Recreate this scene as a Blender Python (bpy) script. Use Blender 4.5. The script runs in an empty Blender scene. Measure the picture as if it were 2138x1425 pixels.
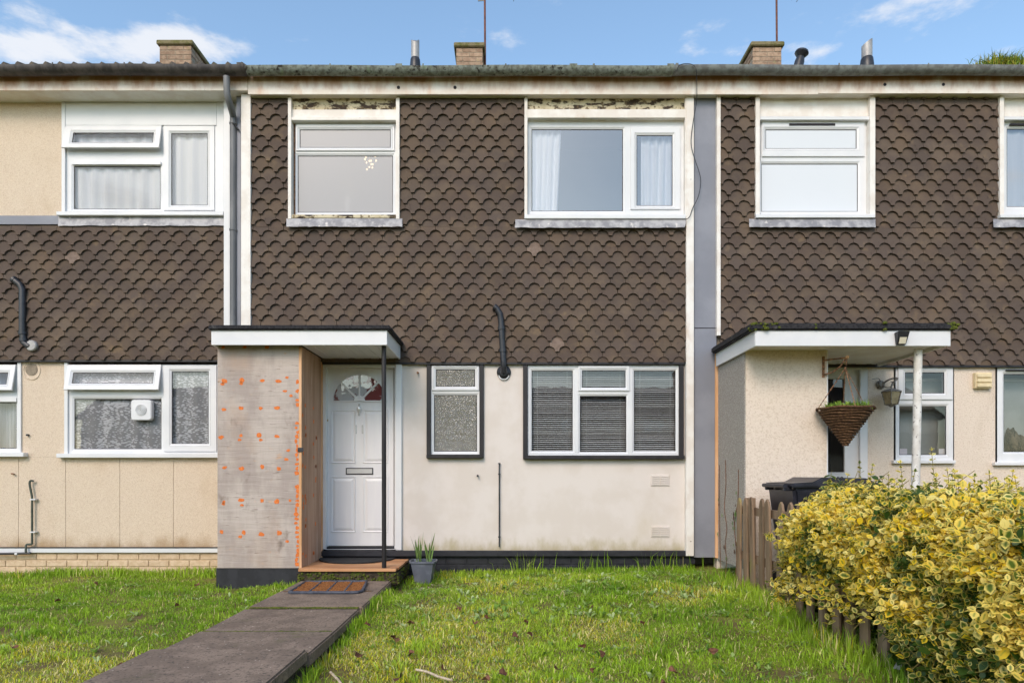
import bpy, bmesh, math, random
import numpy as np
from mathutils import Vector, Matrix

random.seed(7)
rng = np.random.default_rng(11)
sc = bpy.context.scene
COL = sc.collection

# ------------------------------------------------------------------ camera
F, D, HC, CX, HY = 1425.33, 7.42, 1.10, 1062.0, 990.0     # focal length in px, metres to the middle wall, eye height, vanishing point
cam_d = bpy.data.cameras.new('camera')
cam = bpy.data.objects.new('camera', cam_d); COL.objects.link(cam)
cam.location = (0, -D, HC); cam.rotation_euler = (math.radians(90), 0, 0)
cam_d.sensor_width = 36.0; cam_d.lens = 36.0 * F / 2138.0
cam_d.shift_x = (1069.0 - CX) / 2138.0; cam_d.shift_y = (HY - 712.5) / 2138.0
cam_d.clip_start = 0.05; cam_d.clip_end = 3000
sc.camera = cam

# ------------------------------------------------------------------ sky, sun, exposure
SUN_EL, SUN_AZ = math.radians(37), math.radians(-20)      # sun behind the camera, to its left
SKY_OFF = (9.9, 17.7, 4.4)
w = bpy.data.worlds.new('World'); sc.world = w; w.use_nodes = True
wn, wl = w.node_tree.nodes, w.node_tree.links
wn.clear()
w_out = wn.new('ShaderNodeOutputWorld'); bg = wn.new('ShaderNodeBackground')
sky = wn.new('ShaderNodeTexSky'); sky.sky_type = 'NISHITA'; sky.sun_disc = False
sky.sun_elevation = SUN_EL; sky.sun_rotation = math.radians(180) - SUN_AZ
sky.air_density = 1.0; sky.dust_density = 1.1; sky.ozone_density = 1.0
bg.inputs['Strength'].default_value = 0.15
def wmath(op, a, b=None, c=None, clamp=False):
    n = wn.new('ShaderNodeMath'); n.operation = op; n.use_clamp = clamp
    for i, v in enumerate((a, b, c)):
        if v is None: continue
        if isinstance(v, (int, float)): n.inputs[i].default_value = v
        else: wl.new(v, n.inputs[i])
    return n.outputs[0]
tc = wn.new('ShaderNodeTexCoord'); sx = wn.new('ShaderNodeSeparateXYZ')
wl.new(tc.outputs['Generated'], sx.inputs[0])
dx, dy, dz = sx.outputs
ysafe = wmath('MAXIMUM', dy, 0.05)
cu, cw = wmath('DIVIDE', dx, ysafe), wmath('DIVIDE', dz, ysafe)
mp = wn.new('ShaderNodeMapping'); mp.inputs['Scale'].default_value = (1, 1, 2.6); mp.inputs['Location'].default_value = SKY_OFF
wl.new(tc.outputs['Generated'], mp.inputs['Vector'])
def wnoise(scale, detail, rough):
    n = wn.new('ShaderNodeTexNoise'); n.inputs['Scale'].default_value = scale
    n.inputs['Detail'].default_value = detail; n.inputs['Roughness'].default_value = rough
    wl.new(mp.outputs[0], n.inputs['Vector']); return n.outputs['Fac']
big, fine = wnoise(2.3, 4, 0.55), wnoise(9.0, 9, 0.62)
acc = wmath('MULTIPLY', wmath('SUBTRACT', big, 0.475), 3.2)
for px, py, a, b, amp in ((140, 105, 300, 60, 0.78), (330, 80, 110, 36, 0.55), (480, 118, 120, 30, 0.55), (617, 84, 44, 13, 0.62),
                          (1425, 108, 105, 20, 0.42), (1740, 100, 80, 11, 0.15)):
    du = wmath('DIVIDE', wmath('SUBTRACT', cu, (px - CX) / F), a / F)
    dw = wmath('DIVIDE', wmath('SUBTRACT', cw, (HY - py) / F), b / F)
    r2 = wmath('ADD', wmath('MULTIPLY', du, du), wmath('MULTIPLY', dw, dw))
    g = wmath('POWER', 2.71828, wmath('MULTIPLY', r2, -0.9))
    g = wmath('MULTIPLY', g, wmath('GREATER_THAN', dy, 0.05))
    acc = wmath('ADD', acc, wmath('MULTIPLY', g, amp))
acc = wmath('ADD', acc, wmath('MULTIPLY', wmath('SUBTRACT', fine, 0.5), 2.6))
mr = wn.new('ShaderNodeMapRange'); mr.interpolation_type = 'SMOOTHSTEP'
mr.inputs['From Min'].default_value = 0.30; mr.inputs['From Max'].default_value = 0.95
wl.new(acc, mr.inputs['Value'])
cover = wmath('MULTIPLY', mr.outputs[0], 0.85)
mixc = wn.new('ShaderNodeMix'); mixc.data_type = 'RGBA'
wl.new(cover, mixc.inputs['Factor']); tintn = wn.new('ShaderNodeMix'); tintn.data_type = 'RGBA'; tintn.blend_type = 'MULTIPLY'; tintn.inputs['Factor'].default_value = 1.0; tintn.inputs[7].default_value = (1.08, 1.14, 1.09, 1)
wl.new(sky.outputs[0], tintn.inputs[6]); wl.new(tintn.outputs[2], mixc.inputs[6]); mixc.inputs[7].default_value = (3.75, 3.8, 3.95, 1)
wl.new(mixc.outputs[2], bg.inputs['Color']); wl.new(bg.outputs[0], w_out.inputs['Surface'])

sun_d = bpy.data.lights.new('sun', 'SUN'); sun_d.energy = 1.1; sun_d.angle = math.radians(24); sun_d.color = (1.0, 0.81, 0.67)
sun = bpy.data.objects.new('sun', sun_d); COL.objects.link(sun)
sun_dir = Vector((math.sin(SUN_AZ) * math.cos(SUN_EL), -math.cos(SUN_AZ) * math.cos(SUN_EL), math.sin(SUN_EL)))
sun.rotation_euler = sun_dir.to_track_quat('Z', 'Y').to_euler(); sun.location = sun_dir * 30

vs = sc.view_settings
sc.display_settings.display_device = 'sRGB'
vs.view_transform = 'Standard'; vs.look = 'None'; vs.gamma = 1.0; vs.exposure = 0.74; vs.use_curve_mapping = False
sc.render.engine = 'CYCLES'
sc.cycles.max_bounces = 8; sc.cycles.transparent_max_bounces = 12; sc.cycles.caustics_reflective = False; sc.cycles.caustics_refractive = False

# ------------------------------------------------------------------ helpers
def kk(d): return (D - d) / F
def PX(px, d): return (px - CX) * kk(d)
def PZ(py, d): return HC + (HY - py) * kk(d)
def P(px, py, d): return Vector((PX(px, d), -d, PZ(py, d)))
def S(r, g, b):
    f = lambda c: (c / 255) / 12.92 if c / 255 <= 0.04045 else ((c / 255 + 0.055) / 1.055) ** 2.4
    return (f(r), f(g), f(b), 1.0)

WORLD = {}           # object name -> world location of its origin
def place(o, origin, parent=None):
    COL.objects.link(o)
    origin = Vector(origin)
    if parent is not None:
        o.parent = parent; o.location = origin - WORLD[parent.name]
    else:
        o.location = origin
    WORLD[o.name] = origin
    return o
def tag(o, label=None, cat=None, group=None, kind=None):
    if label: o['label'] = label
    if cat: o['category'] = cat
    if group: o['group'] = group
    if kind: o['kind'] = kind
    return o
def thing(name, loc, label, cat, group=None):
    e = bpy.data.objects.new(name, None); e.empty_display_size = 0.2
    place(e, loc); return tag(e, label, cat, group)

class MB:
    """collects shapes; build() links them as ONE mesh object"""
    def __init__(s): s.v, s.f = [], []
    def add(s, vs_, fs_):
        b = len(s.v); s.v += [tuple(v) for v in vs_]; s.f += [tuple(i + b for i in f) for f in fs_]; return s
    def box(s, x0, x1, y0, y1, z0, z1):
        x0, x1 = sorted((x0, x1)); y0, y1 = sorted((y0, y1)); z0, z1 = sorted((z0, z1))
        return s.add([(x0,y0,z0),(x1,y0,z0),(x1,y1,z0),(x0,y1,z0),(x0,y0,z1),(x1,y0,z1),(x1,y1,z1),(x0,y1,z1)],
                     [(0,3,2,1),(4,5,6,7),(0,1,5,4),(1,2,6,5),(2,3,7,6),(3,0,4,7)])
    def pbox(s, px0, py0, px1, py1, d, t):          # front face at depth d fills the pixel rectangle, t metres thick
        return s.box(PX(px0, d), PX(px1, d), -d, -d + t, PZ(py1, d), PZ(py0, d))
    def ring(s, o, i, yo, yi):                      # four mitred trapezoids, outer rect at yo to inner rect at yi
        (ox0, ox1, oz0, oz1), (ix0, ix1, iz0, iz1) = o, i
        return s.add([(ox0,yo,oz0),(ox1,yo,oz0),(ox1,yo,oz1),(ox0,yo,oz1),(ix0,yi,iz0),(ix1,yi,iz0),(ix1,yi,iz1),(ix0,yi,iz1)],
                     [(0,1,5,4),(1,2,6,5),(2,3,7,6),(3,0,4,7)])
    def frame(s, o, i, yf, yb):                     # solid mitred rectangle frame with a small chamfer
        c = 0.003
        sh = lambda r, a: (r[0]+a, r[1]-a, r[2]+a, r[3]-a)
        s.ring(o, o, yb, yf + c); s.ring(o, sh(o, c), yf + c, yf); s.ring(sh(o, c), sh(i, -c), yf, yf)
        s.ring(sh(i, -c), i, yf, yf + c); return s.ring(i, i, yf + c, yb)
    def plate(s, rect, holes, yf, yb):              # slab with rectangular openings, reveals included
        xs = sorted({rect[0], rect[1], *[h[0] for h in holes], *[h[1] for h in holes]})
        zs = sorted({rect[2], rect[3], *[h[2] for h in holes], *[h[3] for h in holes]})
        xs = [x for x in xs if rect[0] - 1e-9 <= x <= rect[1] + 1e-9]; zs = [z for z in zs if rect[2] - 1e-9 <= z <= rect[3] + 1e-9]
        nx, nz = len(xs) - 1, len(zs) - 1
        solid = lambda a, b: 0 <= a < nx and 0 <= b < nz and not any(
            h[0] - 1e-9 <= (xs[a]+xs[a+1])/2 <= h[1] and h[2] <= (zs[b]+zs[b+1])/2 <= h[3] for h in holes)
        base = len(s.v)
        for y in (yf, yb):
            for z in zs:
                for x in xs: s.v.append((x, y, z))
        n = len(xs) * len(zs)
        at = lambda a, b: base + b * len(xs) + a
        for a in range(nx):
            for b in range(nz):
                if not solid(a, b): continue
                q = (at(a,b), at(a+1,b), at(a+1,b+1), at(a,b+1))
                s.f.append(q); s.f.append(tuple(i + n for i in reversed(q)))
                for da, db, e in ((-1,0,(0,3)),(1,0,(2,1)),(0,-1,(1,0)),(0,1,(3,2))):
                    if not solid(a+da, b+db):
                        p0, p1 = q[e[0]], q[e[1]]; s.f.append((p0, p1, p1 + n, p0 + n))
        return s
    def tube(s, pts, r, n=8, caps=True):
        pts = [Vector(p) for p in pts]; rs = r if isinstance(r, (list, tuple)) else [r] * len(pts)
        rings = []; up = None
        for i, p in enumerate(pts):
            t = (pts[min(i+1, len(pts)-1)] - pts[max(i-1, 0)]).normalized()
            if up is None:
                up = Vector((0, 0, 1)) if abs(t.z) < 0.9 else Vector((0, 1, 0))
            a = t.cross(up).normalized(); up = a.cross(t).normalized()
            b0 = len(s.v); rings.append(b0)
            for j in range(n):
                g = 2 * math.pi * j / n
                s.v.append(tuple(p + a * (rs[i] * math.cos(g)) + up * (rs[i] * math.sin(g))))
        for i in range(len(rings) - 1):
            for j in range(n):
                s.f.append((rings[i]+j, rings[i]+(j+1) % n, rings[i+1]+(j+1) % n, rings[i+1]+j))
        if caps:
            s.f.append(tuple(rings[0]+j for j in reversed(range(n)))); s.f.append(tuple(rings[-1]+j for j in range(n)))
        return s
    def lathe(s, prof, c, n=16, caps=True):         # profile [(r, z)] about the vertical through c
        c = Vector(c); b0 = len(s.v)
        for r, z in prof:
            for j in range(n):
                g = 2 * math.pi * j / n; s.v.append((c.x + r*math.cos(g), c.y + r*math.sin(g), c.z + z))
        for i in range(len(prof) - 1):
            for j in range(n): s.f.append((b0+i*n+j, b0+i*n+(j+1) % n, b0+(i+1)*n+(j+1) % n, b0+(i+1)*n+j))
        if caps:
            s.f.append(tuple(b0+j for j in reversed(range(n)))); s.f.append(tuple(b0+(len(prof)-1)*n+j for j in range(n)))
        return s
    def prism(s, poly, y0, y1):                     # (x, z) outline pushed along y
        n = len(poly); b = len(s.v)
        s.v += [(x, y0, z) for x, z in poly] + [(x, y1, z) for x, z in poly]
        s.f.append(tuple(range(b, b+n))); s.f.append(tuple(reversed(range(b+n, b+2*n))))
        for i in range(n): j = (i+1) % n; s.f.append((b+i, b+n+i, b+n+j, b+j))
        return s
    def slab(s, poly, z0, z1):                      # (x, y) outline pushed along z
        n = len(poly); b = len(s.v)
        s.v += [(x, y, z0) for x, y in poly] + [(x, y, z1) for x, y in poly]
        s.f.append(tuple(reversed(range(b, b+n)))); s.f.append(tuple(range(b+n, b+2*n)))
        for i in range(n): j = (i+1) % n; s.f.append((b+i, b+j, b+n+j, b+n+i))
        return s
    def xform(s, m, start=0):
        s.v[start:] = [tuple(m @ Vector(v)) for v in s.v[start:]]; return s
    def mesh(s, name, mat, origin, smooth=False, bevel=0, seg=1, angle=35):
        me = bpy.data.meshes.new(name)
        me.from_pydata([tuple(Vector(v) - Vector(origin)) for v in s.v], [], s.f)
        if bevel:
            bm = bmesh.new(); bm.from_mesh(me)
            bmesh.ops.remove_doubles(bm, verts=bm.verts, dist=1e-5)
            es = [e for e in bm.edges if len(e.link_faces) == 2 and e.calc_face_angle(0) > 0.5]
            bmesh.ops.bevel(bm, geom=es, offset=bevel, segments=seg, affect='EDGES', clamp_overlap=True)
            bm.to_mesh(me); bm.free()
        me.update()
        if mat is not None: me.materials.append(mat)
        if smooth: me.shade_smooth(); me.set_sharp_from_angle(angle=math.radians(angle))
        return me
    def build(s, name, mat, parent=None, label=None, cat=None, group=None, kind=None, **kw):
        a = np.array(s.v); o3 = Vector(((a[:,0].min()+a[:,0].max())/2, (a[:,1].min()+a[:,1].max())/2, a[:,2].min()))
        o = bpy.data.objects.new(name, s.mesh(name, mat, o3, **kw))
        place(o, o3, parent); return tag(o, label, cat, group, kind)

def prect(px0, py0, px1, py1, d): return (PX(px0, d), PX(px1, d), PZ(py1, d), PZ(py0, d))
def copy_to(o, loc, parent=None, rot=(0, 0, 0)):
    c = o.copy(); place(c, loc, parent); c.rotation_euler = rot; return c
def lettering(name, txt, size, loc, mat, parent, extrude=0.003, rot=(math.radians(90), 0, 0)):
    cu_ = bpy.data.curves.new(name, 'FONT'); cu_.body = txt; cu_.size = size; cu_.extrude = extrude; cu_.align_x = 'CENTER'
    t = bpy.data.objects.new('temp_text', cu_); me = bpy.data.meshes.new_from_object(t); bpy.data.objects.remove(t)
    me.materials.append(mat) if not me.materials else None
    o = bpy.data.objects.new(name, me); o.data.materials.clear(); o.data.materials.append(mat)
    place(o, loc, parent); o.rotation_euler = rot; return o

# ------------------------------------------------------------------ materials
MT = {}
def M(name, col, col2=None, ns=6, nd=5, lo=0.4, hi=0.6, rough=0.8, bump=0.0, bs=200, bdist=0.002, spec=0.3, metal=0.0, rnd=0.0,
      stretch=(1, 1, 1), bstretch=None, layers=(), coat=0.0, bdetail=3, hrnd=0.0, stain=None):
    """colour noise in world space, extra noise layers [(colour, scale, lo, hi, stretch)], bump, per-piece brightness"""
    m = bpy.data.materials.new(name); m.use_nodes = True; n, l = m.node_tree.nodes, m.node_tree.links
    b = n['Principled BSDF']; b.inputs['Roughness'].default_value = rough; b.inputs['Metallic'].default_value = metal
    b.inputs['Specular IOR Level'].default_value = spec; b.inputs['Coat Weight'].default_value = coat
    geo = n.new('ShaderNodeNewGeometry')
    def noise(scale, detail, st, vec=None):
        mpn = n.new('ShaderNodeMapping'); mpn.inputs['Scale'].default_value = st; l.new(geo.outputs['Position'], mpn.inputs['Vector'])
        t = n.new('ShaderNodeTexNoise'); t.inputs['Scale'].default_value = scale; t.inputs['Detail'].default_value = detail
        t.inputs['Roughness'].default_value = 0.6; l.new(mpn.outputs[0], t.inputs['Vector']); return t.outputs['Fac']
    def mix(fac, a, c):
        x = n.new('ShaderNodeMix'); x.data_type = 'RGBA'; l.new(fac, x.inputs['Factor'])
        if isinstance(a, tuple): x.inputs[6].default_value = a
        else: l.new(a, x.inputs[6])
        x.inputs[7].default_value = c; return x.outputs[2]
    def ramp(v, a, c):
        r = n.new('ShaderNodeMapRange'); r.interpolation_type = 'SMOOTHSTEP'
        r.inputs['From Min'].default_value = a; r.inputs['From Max'].default_value = c; l.new(v, r.inputs['Value']); return r.outputs[0]
    cur = col
    if col2: cur = mix(ramp(noise(ns, nd, stretch), lo, hi), col, col2)
    for c, s_, a, e, st in layers: cur = mix(ramp(noise(s_, 6, st), a, e), cur, c)
    if stain:                                          # dirt with a noisy edge: (colour, z where it is full, z where it ends, noise scale, stretch)
        c, z0, z1, s_, st = stain
        sp = n.new('ShaderNodeSeparateXYZ'); l.new(geo.outputs['Position'], sp.inputs[0])
        r = n.new('ShaderNodeMapRange'); r.inputs['From Min'].default_value = z1; r.inputs['From Max'].default_value = z0; l.new(sp.outputs[2], r.inputs['Value'])
        a2 = n.new('ShaderNodeMath'); a2.operation = 'MULTIPLY_ADD'; a2.inputs[1].default_value = 0.75; l.new(r.outputs[0], a2.inputs[0]); l.new(noise(s_, 7, st), a2.inputs[2])
        cur = mix(ramp(a2.outputs[0], 0.72, 1.30), cur, c)
    if rnd or hrnd:
        oi = n.new('ShaderNodeObjectInfo'); ad = n.new('ShaderNodeMath'); ad.operation = 'ADD'
        l.new(oi.outputs['Random'], ad.inputs[0]); l.new(geo.outputs['Random Per Island'], ad.inputs[1])
        fr = n.new('ShaderNodeMath'); fr.operation = 'FRACT'; l.new(ad.outputs[0], fr.inputs[0])
        hs = n.new('ShaderNodeHueSaturation')
        mr_ = n.new('ShaderNodeMapRange'); l.new(fr.outputs[0], mr_.inputs['Value'])
        mr_.inputs['To Min'].default_value = 1 - rnd; mr_.inputs['To Max'].default_value = 1 + rnd; l.new(mr_.outputs[0], hs.inputs['Value'])
        if hrnd:
            f2 = n.new('ShaderNodeMath'); f2.operation = 'MULTIPLY'; f2.inputs[1].default_value = 7.31; l.new(fr.outputs[0], f2.inputs[0])
            f3 = n.new('ShaderNodeMath'); f3.operation = 'FRACT'; l.new(f2.outputs[0], f3.inputs[0])
            m3 = n.new('ShaderNodeMapRange'); l.new(f3.outputs[0], m3.inputs['Value'])
            m3.inputs['To Min'].default_value = 1 - hrnd; m3.inputs['To Max'].default_value = 1 + hrnd; l.new(m3.outputs[0], hs.inputs['Saturation'])
        if isinstance(cur, tuple): hs.inputs['Color'].default_value = cur
        else: l.new(cur, hs.inputs['Color'])
        cur = hs.outputs[0]
    if isinstance(cur, tuple): b.inputs['Base Color'].default_value = cur
    else: l.new(cur, b.inputs['Base Color'])
    if bump:
        bn = n.new('ShaderNodeBump'); bn.inputs['Strength'].default_value = bump; bn.inputs['Distance'].default_value = bdist
        l.new(noise(bs, bdetail, bstretch or stretch), bn.inputs['Height']); l.new(bn.outputs[0], b.inputs['Normal'])
    MT[name] = m; return m
def glass(name, refl=0.10, rough=0.0, tint=(1, 1, 1, 1), wav=0.0, ws=6, body=None, bodyfac=0.0, bodyscale=None):
    m = bpy.data.materials.new(name); m.use_nodes = True; n, l = m.node_tree.nodes, m.node_tree.links; n.clear()
    out = n.new('ShaderNodeOutputMaterial'); tr = n.new('ShaderNodeBsdfTransparent'); tr.inputs[0].default_value = tint
    gl = n.new('ShaderNodeBsdfGlossy'); gl.inputs['Roughness'].default_value = rough
    fr = n.new('ShaderNodeFresnel'); fr.inputs[0].default_value = 1.5
    ad = n.new('ShaderNodeMath'); ad.operation = 'ADD'; ad.use_clamp = True; ad.inputs[1].default_value = refl; l.new(fr.outputs[0], ad.inputs[0])
    geo = n.new('ShaderNodeNewGeometry'); src = tr.outputs[0]
    if wav:
        t = n.new('ShaderNodeTexNoise'); t.inputs['Scale'].default_value = ws; t.inputs['Detail'].default_value = 2; l.new(geo.outputs['Position'], t.inputs['Vector'])
        bp = n.new('ShaderNodeBump'); bp.inputs['Strength'].default_value = 1.0; bp.inputs['Distance'].default_value = wav
        l.new(t.outputs['Fac'], bp.inputs['Height']); l.new(bp.outputs[0], gl.inputs['Normal'])
    if body:
        di = n.new('ShaderNodeBsdfDiffuse'); di.inputs[0].default_value = body
        mx0 = n.new('ShaderNodeMixShader'); mx0.inputs[0].default_value = bodyfac
        l.new(tr.outputs[0], mx0.inputs[1]); l.new(di.outputs[0], mx0.inputs[2]); src = mx0.outputs[0]
    mx = n.new('ShaderNodeMixShader'); l.new(ad.outputs[0], mx.inputs[0]); l.new(src, mx.inputs[1]); l.new(gl.outputs[0], mx.inputs[2])
    l.new(mx.outputs[0], out.inputs[0]); MT[name] = m; return m

TILE = dict(col2=S(98, 84, 72), ns=3.2, lo=0.40, hi=0.66, rough=0.88, bump=0.8, bs=300, bdist=0.0015, spec=0.25, rnd=0.12, hrnd=0.08,
            layers=[(S(114, 97, 78), 7, 0.56, 0.80, (1, 1, 1)), (S(150, 146, 142), 60, 0.68, 0.80, (1, 1, 1)), (S(74, 62, 56), 26, 0.60, 0.74, (1, 1, 0.6))])
M('hung_tile', S(86, 74, 67), **TILE)
M('pale_tile', S(128, 111, 101), S(114, 98, 88), ns=20, rough=0.9, bump=0.6, bs=300, bdist=0.0015, spec=0.2)
M('cream_render', S(211, 201, 193), S(217, 208, 202), ns=2.5, rough=0.75, bump=0.25, bs=60, bdist=0.002,
  layers=[(S(202, 190, 172), 1.1, 0.60, 0.88, (1, 1, 0.5)), (S(176, 166, 140), 7, 0.70, 0.88, (1, 1, 0.25))],
  stain=(S(178, 166, 136), 0.24, 0.52, 9, (1, 1, 0.5)))
M('buff_pebbledash', S(220, 203, 183), S(204, 183, 161), ns=120, nd=6, lo=0.42, hi=0.66, rough=0.95, bump=1.0, bs=130, bdist=0.006,
  layers=[(S(172, 148, 122), 90, 0.60, 0.72, (1, 1, 1)), (S(226, 208, 180), 150, 0.60, 0.72, (1, 1, 1)), (S(194, 170, 142), 1.2, 0.52, 0.8, (1, 1, 0.6))], stain=(S(176, 148, 116), 0.24, 0.55, 6, (1, 1, 0.5)))
M('pale_roughcast', S(226, 211, 196), S(208, 190, 172), ns=60, nd=6, lo=0.45, hi=0.7, rough=0.95, bump=1.0, bs=75, bdist=0.008,
  layers=[(S(184, 164, 144), 1.6, 0.55, 0.8, (1, 1, 0.4))])
M('grey_pebbledash', S(180, 173, 166), S(136, 129, 122), ns=150, nd=5, lo=0.42, hi=0.62, rough=0.95, bump=1.0, bs=120, bdist=0.008,
  layers=[(S(222, 216, 208), 90, 0.58, 0.68, (1, 1, 1))])
M('white_plastic', S(222, 222, 224), S(215, 216, 219), ns=2, rough=0.35, spec=0.4, layers=[(S(206, 202, 192), 5, 0.66, 0.9, (1, 1, 0.4))])
M('door_paint', S(226, 225, 226), S(220, 219, 222), ns=2, rough=0.42, spec=0.4, bump=0.12, bs=90, bdist=0.001, stretch=(4, 4, 0.5))
M('old_white_paint', S(232, 228, 223), S(222, 214, 206), ns=4, rough=0.6, bump=0.2, bs=60, bdist=0.001,
  layers=[(S(196, 168, 144), 3.0, 0.60, 0.84, (1, 1, 0.45)), (S(112, 88, 70), 22, 0.69, 0.80, (0.5, 1, 0.8))])
M('stained_fascia', S(232, 226, 219), S(222, 210, 198), ns=3, rough=0.6, bump=0.2, bs=60, bdist=0.001,
  layers=[(S(214, 178, 150), 6, 0.54, 0.80, (0.7, 1, 0.35)), (S(150, 120, 98), 30, 0.66, 0.78, (0.6, 1, 0.5))],
  stain=(S(172, 124, 96), 5.34, 5.12, 11, (0.6, 1, 0.25)))
M('peeling_paint', S(206, 194, 166), S(190, 176, 146), ns=8, rough=0.8, bump=0.5, bs=30, bdist=0.002,
  layers=[(S(66, 54, 44), 11, 0.49, 0.56, (0.6, 1, 1.6)), (S(108, 90, 66), 26, 0.54, 0.64, (1, 1, 1))])
M('lead', S(168, 166, 168), S(128, 127, 132), ns=9, rough=0.55, spec=0.5, bump=0.8, bs=14, bdist=0.006, layers=[(S(206, 200, 196), 16, 0.58, 0.7, (1, 1, 1))])
M('grey_panel', S(138, 140, 150), S(126, 128, 138), ns=1.2, rough=0.5, spec=0.4)
M('dark_pipe', S(34, 35, 40), S(48, 49, 55), ns=8, rough=0.4, spec=0.5)
M('grey_pipe', S(96, 97, 100), S(118, 118, 120), ns=6, rough=0.5, spec=0.5, stretch=(1, 1, 0.3))
M('black_gutter', S(56, 52, 54), S(82, 76, 76), ns=14, rough=0.55, spec=0.4, stretch=(1, 1, 0.3))
M('mossy_gutter', S(134, 140, 134), S(104, 106, 98), ns=22, rough=0.9, bump=0.5, bs=60, bdist=0.003,
  layers=[(S(52, 48, 42), 30, 0.54, 0.66, (0.7, 1, 0.5)), (S(120, 134, 112), 12, 0.58, 0.75, (1, 1, 1))])
M('grey_gutter', S(128, 132, 132), S(104, 104, 104), ns=16, rough=0.6, spec=0.4, layers=[(S(50, 46, 42), 26, 0.62, 0.75, (0.6, 1, 0.4))])
M('roof_tile', S(84, 78, 74), S(104, 94, 82), ns=12, rough=0.95, bump=0.5, bs=120, layers=[(S(96, 104, 72), 18, 0.6, 0.72, (1, 1, 1))])
M('black_paint', S(36, 36, 42), S(46, 46, 52), ns=10, rough=0.5, spec=0.4, bump=0.4, bs=50, bdist=0.002, layers=[(S(66, 66, 72), 40, 0.68, 0.8, (1, 1, 1))])
M('black_timber', S(32, 29, 32), S(44, 40, 42), ns=12, rough=0.45, spec=0.4, bump=0.3, bs=60, bdist=0.001, stretch=(1, 1, 0.2))
M('felt', S(36, 35, 39), S(54, 53, 56), ns=60, rough=0.95, bump=1.0, bs=160, bdist=0.004, layers=[(S(90, 88, 88), 9, 0.62, 0.8, (1, 1, 1))])
M('moss', S(66, 76, 28), S(98, 104, 36), ns=60, rough=1.0, bump=1.0, bs=120, bdist=0.01, layers=[(S(66, 62, 30), 30, 0.58, 0.7, (1, 1, 1))])
M('mossy_concrete', S(58, 50, 40), S(82, 72, 58), ns=18, rough=1.0, bump=1.0, bs=70, bdist=0.008,
  layers=[(S(78, 92, 26), 14, 0.52, 0.62, (1, 1, 1)), (S(30, 24, 18), 24, 0.56, 0.66, (1, 1, 1))])
M('weathered_ply', S(188, 176, 168), S(166, 153, 146), ns=3.0, rough=0.9, bump=0.7, bs=9, bdist=0.012, stretch=(1, 1, 0.5), bstretch=(0.22, 1, 2.4),
  layers=[(S(176, 162, 154), 60, 0.50, 0.8, (1, 1, 0.06)), (S(132, 118, 108), 55, 0.60, 0.72, (0.15, 1, 1.4)), (S(178, 156, 140), 1.7, 0.52, 0.80, (1, 1, 0.9)), (S(198, 158, 126), 14, 0.62, 0.80, (0.5, 1, 1.0)), (S(128, 112, 102), 5, 0.58, 0.75, (1, 1, 0.6))])
M('ply_side', S(186, 152, 128), S(168, 132, 108), ns=7, rough=0.85, bump=0.3, bs=40, bdist=0.002, stretch=(1, 1, 0.12),
  layers=[(S(200, 172, 152), 26, 0.55, 0.7, (1, 1, 0.06)), (S(200, 132, 84), 3, 0.62, 0.85, (1, 1, 0.5))])
M('orange_filler', S(226, 128, 66), S(206, 108, 50), ns=60, rough=0.8)
M('orange_timber', S(222, 178, 140), S(206, 156, 112), ns=12, rough=0.8, stretch=(1, 1, 0.15))
M('step_wood', S(200, 150, 108), S(168, 116, 78), ns=7, rough=0.6, bump=0.3, bs=60, stretch=(0.12, 1, 1), rnd=0.12,
  layers=[(S(120, 84, 58), 30, 0.60, 0.72, (0.08, 1, 1))])
M('rubber', S(38, 38, 40), S(50, 50, 52), ns=30, rough=0.8, bump=0.6, bs=120, bdist=0.003)
M('blue_rubber', S(62, 66, 78), S(78, 82, 94), ns=20, rough=0.55)
M('coir', S(140, 92, 52), S(100, 62, 36), ns=90, rough=1.0, bump=1.0, bs=220, bdist=0.004)
M('path_concrete', S(140, 122, 107), S(120, 104, 91), ns=5, rough=0.95, bump=0.7, bs=130, bdist=0.004, rnd=0.07,
  layers=[(S(84, 75, 68), 60, 0.52, 0.66, (1, 1, 1)), (S(204, 192, 178), 48, 0.655, 0.71, (1, 1, 1)), (S(88, 79, 71), 2.6, 0.56, 0.85, (1, 1, 1)), (S(112, 108, 66), 2.6, 0.62, 0.8, (1, 1, 1))])
M('buff_mortar', S(204, 182, 152), S(194, 172, 142), ns=20, rough=1.0, bump=0.4, bs=90)
M('buff_brick', S(210, 186, 158), S(198, 172, 142), ns=16, rough=0.95, bump=0.5, bs=90, rnd=0.05)
M('chimney_brick', S(166, 142, 122), S(142, 118, 100), ns=14, rough=0.95, bump=0.4, bs=80, rnd=0.14, layers=[(S(132, 128, 84), 9, 0.58, 0.75, (1, 1, 1))])
M('mortar', S(150, 138, 122), S(128, 116, 102), ns=20, rough=1.0, bump=0.4, bs=90)
M('chimney_cap', S(128, 118, 92), S(102, 100, 60), ns=12, rough=1.0, bump=0.8, bs=60, bdist=0.01)
M('steel_flue', S(150, 148, 148), S(168, 166, 164), ns=5, rough=0.5, metal=0.25, spec=0.4)
M('rust_pole', S(120, 74, 58), S(96, 62, 52), ns=12, rough=0.7)
M('gasket', S(40, 36, 42), rough=0.6)
M('room', S(150, 142, 132), S(140, 132, 122), ns=1.0, rough=0.9)
M('net_curtain', S(247, 247, 250), S(238, 239, 245), ns=3, rough=0.9, stretch=(5, 1, 0.1))
M('grey_curtain', S(186, 192, 204), S(150, 158, 172), ns=5, rough=0.9, stretch=(6, 1, 0.1))
M('blind_slat', S(226, 227, 228), rough=0.5)
M('roller_blind', S(176, 182, 180), S(164, 170, 168), ns=2, rough=0.8)
M('chrome', S(222, 220, 218), rough=0.22, metal=0.35, spec=0.8)
M('brass', S(176, 138, 84), rough=0.35, metal=0.8)
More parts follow.
